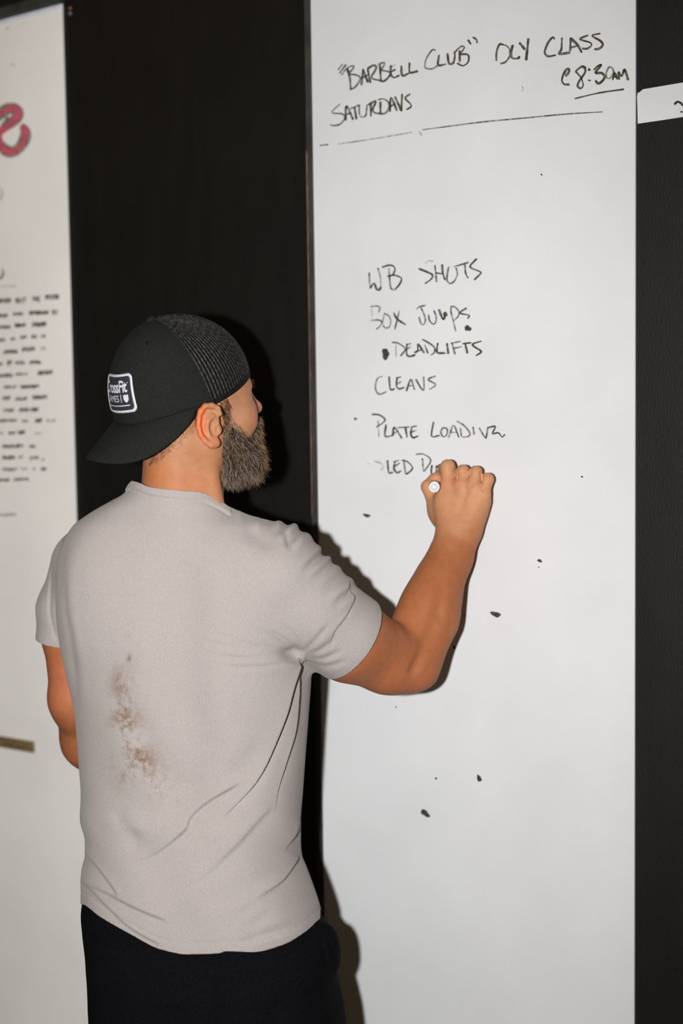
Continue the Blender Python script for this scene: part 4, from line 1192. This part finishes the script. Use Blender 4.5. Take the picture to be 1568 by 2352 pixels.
# cloth half with a stitched seam down the middle of the nape side
th = np.linspace(SEAM, 2 * np.pi - SEAM, 110)
TH, TT = np.meshgrid(th, tt, indexing='ij')
seamo = np.zeros_like(TH)
for a in (np.pi - .02, SEAM + .012, 2 * np.pi - SEAM - .012):
    seamo -= .0009 * np.exp(-((TH - a) * 60) ** 2)
seamo += .0010 * np.exp(-(TT / .055) ** 4)          # stitched band at the rim
cap = grid_obj('cap', crown(TH, TT, .0006 + seamo), M['cap'], man)
# mesh half: backing and cords
th = np.linspace(-SEAM, SEAM, 90)
TH, TT = np.meshgrid(th, tt, indexing='ij')
grid_obj('mesh_panel', crown(TH, TT, 0.0), M['cap_mesh'], cap)
mb = MB()
NC = 54
for i in range(NC):
    a = -SEAM + (i + .5) * 2 * SEAM / NC
    tmax = .93 if i % 2 == 0 else .80
    ts_c = np.linspace(.0, tmax, 46)
    wob = .004 * np.sin(ts_c * 150 + i * 3.1)
    rr = .00105 * (1 + .45 * np.sin(ts_c * 210 + i * 2.4))
    cen = crown(a + wob, ts_c, .0007)
    oth = crown(a + wob + .01, ts_c, .0007) - cen
    oth /= np.linalg.norm(oth, axis=1)[:, None]
    nn = crown(a + wob, ts_c, .0017) - cen
    nn /= np.linalg.norm(nn, axis=1)[:, None]
    sc_ = np.cos(ts_c * np.pi / 2)[:, None] * .55 + .45
    ring = [cen - oth * rr[:, None] * sc_, cen + nn * rr[:, None] * .9, cen + oth * rr[:, None] * sc_]
    V = np.stack(ring, 1).reshape(-1, 3)
    F = []
    for j in range(len(ts_c) - 1):
        for k in range(2):
            F.append((3 * j + k, 3 * j + k + 1, 3 * j + 3 + k + 1, 3 * j + 3 + k))
    mb.add(c2w(V), F)
mb.build('mesh_cord', M['cap_cord'], cap, True, MO)
# sweatband edge of the mesh half
TH, TT = np.meshgrid(np.linspace(-SEAM, SEAM, 80), np.linspace(-.015, .022, 5), indexing='ij')
grid_obj('rim_band', crown(TH, TT, .0010), M['cap_mesh'], cap)
# a seam tape where cloth meets mesh
for s in (1, -1):
    TH, TT = np.meshgrid(np.linspace(-.018, .018, 5), np.linspace(0, .97, 36), indexing='ij')
    grid_obj('seam', crown(s * SEAM + TH, TT, .0016 - np.abs(TH) * .05), M['cap'], cap, .0008)
# button and eyelets
top = c2w(crown(0.0, 1.0, .0)) - MO; un = CU @ CB
mb = MB(); mb.lathe(top - un * .001, top + un * .0065, [(0, .0095), (.35, .0092), (.75, .006), (1, .001)], 24); mb.build('button', M['cap'], cap, True)
for a, t in ((math.radians(125), .62), (math.radians(235), .62)):
    c0 = c2w(crown(a, t, .0012)) - MO; nn = (crown(a, t, .01) - crown(a, t, 0.0)); nn = nn / np.linalg.norm(nn) @ CB
    mb = MB(); mb.lathe(c0 - nn * .0006, c0 + nn * .0007, [(0, .0032), (.8, .003), (1, .0014)], 18); mb.build('eyelet', M['cap_mesh'], cap, True)
# brim hanging over the nape
SPN = math.radians(84)
ph = np.linspace(-SPN, SPN, 72); rr = np.linspace(0, 1, 18)
PH, RR = np.meshgrid(ph, rr, indexing='ij')
inn = crown(np.pi - PH, np.zeros_like(PH), .0002)
q = np.abs(PH) / SPN
ext = np.clip(1 - q ** 2.6, 0, 1) ** .62
sn = np.sin(PH) / math.sin(SPN)
Lx = 100 * SC * ext
drop = (42 * SC + 60 * SC * np.clip(sn * sn, 0, 1)) * ext
R1 = RR
sag = R1 * .75 + R1 ** 2 * .25
brimP = inn + (-CFW) * (Lx * R1)[..., None] + CSD * (sn * 4 * SC * R1 * ext)[..., None] - CU * (drop * sag)[..., None]
stitch = np.zeros_like(R1)
for k in np.linspace(.25, .93, 7):
    stitch -= .00035 * np.exp(-((R1 - k) * 60) ** 2)
brimP = brimP + CU * stitch[..., None]
brim = grid_obj('brim', brimP, M['cap'], cap, .0032)

# patch on the cloth half: navy field, white border, lettering
def cap_pt(u, v, out):
    """u to the right across the patch (0 = middle seam), v up, both in metres"""
    RB = .074
    a = np.pi - ((np.asarray(u) + .010) / RB)
    t = .15 + np.asarray(v) / (CH * 1.32)
    return crown(a, t, out)
PW, PH_ = .0330, .0248
def rrect(w, h, r, n=8):
    out = []
    for cx, cy, a0 in ((w - r, h - r, 0), (-w + r, h - r, 90), (-w + r, -h + r, 180), (w - r, -h + r, 270)):
        for k in range(n + 1):
            a = math.radians(a0 + 90 * k / n)
            out.append((cx + r * math.cos(a), cy + r * math.sin(a)))
    return np.array(out)
PC_V = .0160
mb = MB()
gu, gv = np.meshgrid(np.linspace(-1, 1, 41), np.linspace(-1, 1, 25), indexing='ij')
def in_rr(u, v, w, h, r):
    """map the square onto a rounded rectangle"""
    k = np.maximum(np.abs(u), np.abs(v))
    ang = np.arctan2(v * h, u * w)
    return u * w, v * h
cu = gu * (PW - .0015); cv = gv * (PH_ - .0015)
corner = np.clip(np.abs(gu) - .9, 0, 1) * np.clip(np.abs(gv) - .86, 0, 1)
V = cap_pt(cu, cv + PC_V, .0016).reshape(-1, 3)
F = [(i * 25 + j, (i + 1) * 25 + j, (i + 1) * 25 + j + 1, i * 25 + j + 1) for i in range(40) for j in range(24)
     if not ((i in (0, 39)) and (j in (0, 23)))]
mb.add(c2w(V), F, 0)
oi, oo = rrect(PW - .0036, PH_ - .0036, .005), rrect(PW, PH_, .0075)
def dens(P, k=4):
    out = []
    for i in range(len(P)):
        a, b2 = P[i], P[(i + 1) % len(P)]
        for t in np.linspace(0, 1, k, endpoint=False): out.append(a + (b2 - a) * t)
    return np.array(out)
oi, oo = dens(oi, 6), dens(oo, 6)
n = len(oi)
V = np.vstack([cap_pt(oi[:, 0], oi[:, 1] + PC_V, .0017), cap_pt((oi[:, 0] + oo[:, 0]) / 2, (oi[:, 1] + oo[:, 1]) / 2 + PC_V, .0028), cap_pt(oo[:, 0], oo[:, 1] + PC_V, .0010)])
F = []
for r in (0, 1):
    F += [(r * n + i, r * n + (i + 1) % n, (r + 1) * n + (i + 1) % n, (r + 1) * n + i) for i in range(n)]
mb.add(c2w(V), F, 1)
def text_tris(s, bold):
    cu_ = bpy.data.curves.new('t', 'FONT')
    cu_.body = s; cu_.size = 1.0; cu_.offset = bold; cu_.resolution_u = 3; cu_.space_character = 0.92
    ob = bpy.data.objects.new('t', cu_); COL.objects.link(ob)
    dg = bpy.context.evaluated_depsgraph_get()
    ev = ob.evaluated_get(dg); me = ev.to_mesh()
    V = np.array([v.co[:2] for v in me.vertices]); F = [tuple(p.vertices) for p in me.polygons]
    ev.to_mesh_clear()
    bpy.data.objects.remove(ob); bpy.data.curves.remove(cu_)
    return V, F
def put_text(s, bold, u0, u1, v0, v1):
    V, F = text_tris(s, bold)
    lo, hi = V.min(0), V.max(0)
    U = u0 + (V[:, 0] - lo[0]) / (hi[0] - lo[0]) * (u1 - u0)
    W = v0 + (V[:, 1] - lo[1]) / (hi[1] - lo[1]) * (v1 - v0)
    mb.add(c2w(cap_pt(U, W + PC_V, .0024)), F, 1)
put_text('CrossFit', .022, -.0278, .0240, .0008, .0162)
put_text('GAMES', 0.0, -.0268, .0072, -.0104, -.0020)
def poly(pts):
    P = np.array(pts); mb.add(c2w(cap_pt(P[:, 0], P[:, 1] + PC_V, .0024)), [list(range(len(P)))], 1)
poly([(.0107, -.0112), (.0119, -.0112), (.0119, -.0012), (.0107, -.0012)])
poly([(.0160, -.0022), (.0242, -.0022), (.0242, -.0075), (.0230, -.0098), (.0201, -.0119), (.0172, -.0098), (.0160, -.0075)])
us = np.linspace(-.0268, .0243, 26)
for a, b2 in zip(us[:-1], us[1:]):
    poly([(a, -.0158), (b2, -.0158), (b2, -.0146), (a, -.0146)])
poly([(.0246, .0118), (.0259, .0118), (.0259, .0130), (.0246, .0130)])
patch = mb.build('patch', [M['patch'], M['thread']], cap, False, MO)
patch['label'] = 'navy patch with white border and lettering'

# ------------------------------------------------------------------ beard and cropped hair
def f_beard(p):
    m = np.abs((p - H0) @ HS)
    q = p + np.outer(m - (p - H0) @ HS, HS)
    d = sd_ell(p, HL(122, -184, 0), (42 * px, 44 * px, 55 * px), HAX)
    d = smin(d, sd_cone(q, HL(98, -174, 38), HL(130, -198, 16), 37 * px, 26 * px), .02)
    d = smin(d, sd_cone(q, HL(58, -150, 78), HL(62, -212, 52), 17 * px, 24 * px), .02)
    d = smin(d, sd_cone(q, HL(62, -163, 72), HL(104, -198, 42), 22 * px, 29 * px), .03)
    d = smin(d, sd_cone(q, HL(52, -128, 88), HL(62, -180, 74), 10 * px, 19 * px), .02)
    d = smin(d, sd_cone(q, HL(164, -108, 4), HL(132, -134, 42), 13 * px, 14 * px), .012)      # moustache
    d = smin(d, sd_cone(q, HL(132, -134, 42), HL(118, -180, 44), 16 * px, 24 * px), .02)
    return d
b0, b1 = bounds([HL(10, -85, 120), HL(215, -290, 120), HL(215, -85, -120), HL(10, -290, -120)], .01)
GP, GQ = mesh_sdf(f_beard, b0, b1, .0028)
GP2, GF2 = to_world(GP, GQ)
mb = MB(); mb.add(GP2, GF2.tolist(), 0)

def sample(P, T, n):
    a = np.linalg.norm(np.cross(P[T[:, 1]] - P[T[:, 0]], P[T[:, 2]] - P[T[:, 0]]), axis=1)
    i = rng.choice(len(T), n, p=a / a.sum())
    r1, r2 = np.sqrt(rng.random(n)), rng.random(n)
    pos = P[T[i, 0]] * (1 - r1)[:, None] + P[T[i, 1]] * (r1 * (1 - r2))[:, None] + P[T[i, 2]] * (r1 * r2)[:, None]
    nn = np.cross(P[T[i, 1]] - P[T[i, 0]], P[T[i, 2]] - P[T[i, 0]])
    return pos, nn / (np.linalg.norm(nn, axis=1)[:, None] + 1e-12)
def strands(root, d0, d1, length, width, midx, mb, segs=4):
    """hairs: start direction d0 bending to d1"""
    n = len(root)
    t = np.linspace(0, 1, segs + 1)
    pts = [root]
    for k in range(segs):
        d = d0 * (1 - t[k + 1]) + d1 * t[k + 1]
        d = d / np.linalg.norm(d, axis=1)[:, None]
        pts.append(pts[-1] + d * (length / segs)[:, None])
    ax = np.cross(d0, rng.normal(size=(n, 3))); ax /= np.linalg.norm(ax, axis=1)[:, None]
    bx_ = np.cross(d0, ax)
    V = np.empty((n, segs + 1, 3, 3))
    for k in range(segs + 1):
        w = width * (1 - .75 * t[k])
        for j in range(3):
            a = 2 * np.pi * j / 3
            V[:, k, j] = pts[k] + (ax * math.cos(a) + bx_ * math.sin(a)) * w[:, None]
    F = []
    loc = []
    for k in range(segs):
        for j in range(3):
            j2 = (j + 1) % 3
            loc.append((3 * k + j, 3 * k + j2, 3 * k + 3 + j2, 3 * k + 3 + j))
    loc = np.array(loc)
    F = (np.arange(n)[:, None, None] * (3 * (segs + 1)) + loc[None]).reshape(-1, 4)
    Vw = c2w(V.reshape(-1, 3))
    mb.v.append(Vw); F = F + mb.n
    mb.f.extend(F.tolist()); mb.m.extend(np.repeat(midx, len(loc)).tolist()); mb.n += len(Vw)
def outward(pos, nn, f):
    s = np.sign(f(pos + nn * .002) - f(pos - nn * .002)); return nn * s[:, None]
pos, nn = sample(GP, tris_of(GQ), 15000)
nn = outward(pos, nn, f_beard)
fd = (pos - H0) @ HF / px; ud = (pos - H0) @ HU / px
deep = f_head(pos) < -.002
pos, nn, fd, ud = pos[~deep], nn[~deep], fd[~deep], ud[~deep]
n = len(pos)
low = np.clip((-ud - 110) / 130, 0, 1)
d0 = nn * .55 - HU * .8 + HF * .15 + rng.normal(size=(n, 3)) * .30
d1 = -HU * 1.0 + nn * .12 + HF * .05 + rng.normal(size=(n, 3)) * .45
Ln = (.007 + .013 * low) * rng.uniform(.5, 1.25, n)
fr = np.clip((fd - 118) / 45, 0, 1)
u = rng.random(n)
pg = .16 * (1 - fr) + .03
pt = .52 * fr + .13
pg = pg + .22 * np.clip((-ud - 205) / 40, 0, 1) * (1 - fr)
mi = np.where(u < pg, 3, np.where(u < pg + pt, 2, np.where(u < pg + pt + .36 * (1 - .4 * fr), 1, 0)))
strands(pos, d0 / np.linalg.norm(d0, axis=1)[:, None], d1, Ln, rng.uniform(.00016, .00032, n), mi, mb)
# stubble thinning up the cheek to the sideburn
hp = pieces[0][0]; hT = tris_of(pieces[0][1])
hx, hy_ = c2px(hp)
def region(poly_pts, x, y):
    inside = np.zeros(len(x), bool)
    P = poly_pts; j = len(P) - 1
    for i in range(len(P)):
        xi, yi = P[i]; xj, yj = P[j]
        c = ((yi > y) != (yj > y)) & (x < (xj - xi) * (y - yi) / (yj - yi + 1e-9) + xi)
        inside ^= c; j = i
    return inside
cen = hp[hT].mean(1)
cx2, cy2 = c2px(cen)
side = (cen - H0) @ HS > 20 * px
cheek = hT[region([(511, 985), (517, 930), (528, 925), (536, 965), (560, 985), (582, 1010), (590, 1080), (540, 1080), (508, 1070)], cx2, cy2) & side]
pos, nn = sample(hp, cheek, 6500); nn = outward(pos, nn, f_head)
x3, y3 = c2px(pos)
keep = rng.random(len(pos)) < np.clip((y3 - 940 - np.clip(x3 - 530, 0, 60) * .6) / 70, .10, 1)
pos, nn = pos[keep], nn[keep]; n = len(pos); y3 = y3[keep]
d0 = nn * .5 - HU * .9 + HF * .25 + rng.normal(size=(n, 3)) * .25
d1 = -HU + nn * .1 + HF * .2 + rng.normal(size=(n, 3)) * .3
u = rng.random(n)
strands(pos, d0 / np.linalg.norm(d0, axis=1)[:, None], d1, rng.uniform(.003, .008, n) * np.clip((y3 - 900) / 100, .5, 1.3), rng.uniform(.00012, .00024, n), np.where(u < .22, 3, np.where(u < .36, 2, np.where(u < .65, 1, 0))), mb, 3)
beard = mb.build('beard', HAIR, man, True, MO)
beard['label'] = 'full beard, dark and grey behind, tan in front'
# cropped hair: temple in front of the ear and nape below the cap
mb = MB()
for poly_pts, cnt, ln in (([(500, 920), (520, 912), (530, 930), (522, 975), (512, 985), (508, 945)], 420, (.004, .009)), ([(385, 1010), (455, 935), (452, 975), (440, 1000), (405, 1030), (360, 1062), (340, 1070), (350, 1040)], 2600, (.0018, .0045))):
    tri = hT[region(poly_pts, cx2, cy2) & (cen[:, 2] < W0 + .02)]
    if len(tri) == 0: continue
    pos, nn = sample(hp, tri, cnt); nn = outward(pos, nn, f_head)
    x3, y3 = c2px(pos)
    if cnt > 500:
        k = rng.random(len(pos)) < np.clip(1 - ((y3 - 935) + (455 - x3) * 0 - (455 - x3) * .95 + 10) / 60, .08, 1)
        pos, nn = pos[k], nn[k]
    n = len(pos)
    d0 = nn * .35 - HU * .8 + (HF * .25 if cnt < 500 else -HF * .35) + rng.normal(size=(n, 3)) * .18
    d1 = -HU + rng.normal(size=(n, 3)) * .2 + (HF * .3 if cnt < 500 else -HF * .3)
    strands(pos, d0 / np.linalg.norm(d0, axis=1)[:, None], d1, rng.uniform(*ln, n), rng.uniform(.00011, .00021, n), np.where(rng.random(n) < .75, 0, 1), mb, 3)
hair = mb.build('hair', HAIR, man, True, MO)
hair['label'] = 'short dark cropped hair at temple and nape'
# eyebrows
mb = MB()
tri = hT[(np.abs((cen - HL(132, -24, 0)) @ HU) < 9 * px) & ((cen - H0) @ HF > 105 * px) & (np.abs((cen - H0) @ HS) > 10 * px) & (np.abs((cen - H0) @ HS) < 36 * px)]
if len(tri):
    pos, nn = sample(hp, tri, 500); nn = outward(pos, nn, f_head); n = len(pos)
    sgn = np.sign((pos - H0) @ HS)
    d0 = nn * .5 + HU * .3 + HS * sgn[:, None] * .8 + rng.normal(size=(n, 3)) * .15
    strands(pos, d0 / np.linalg.norm(d0, axis=1)[:, None], d0, rng.uniform(.004, .008, n), rng.uniform(.00012, .0002, n), np.where(rng.random(n) < .6, 0, 1), mb, 3)
    mb.build('eyebrow', HAIR, man, True, MO)

# ------------------------------------------------------------------ the marker in his hand
A_ = c2w(WD(997, 1119, .105)); B_ = on_wall(999, 1114, T + .0006)
mk = empty('marker', A_)
tag(mk, 'white dry-erase marker held end-on between thumb and finger', 'marker')
B0 = B_ - A_
mb = MB(); mb.lathe(np.zeros(3), B0 * .84, [(0, .0080), (.012, .0087), (.97, .0087), (1, .0070)], 32); mb.build('barrel', M['marker'], mk, True)
e = B0 / np.linalg.norm(B0)
mb = MB(); mb.lathe(-e * .0012, e * .0005, [(0, .0056), (.5, .0062), (1, .0066)], 32); mb.build('end_plug', M['marker_cap'], mk, True)
mb = MB(); mb.lathe(B0 * .84, B0, [(0, .0060), (.45, .0050), (.5, .0028), (.9, .0026), (1, .0012)], 20); o = mb.build('nib', M['black_ink'], mk, True); o['label'] = 'black writing tip'
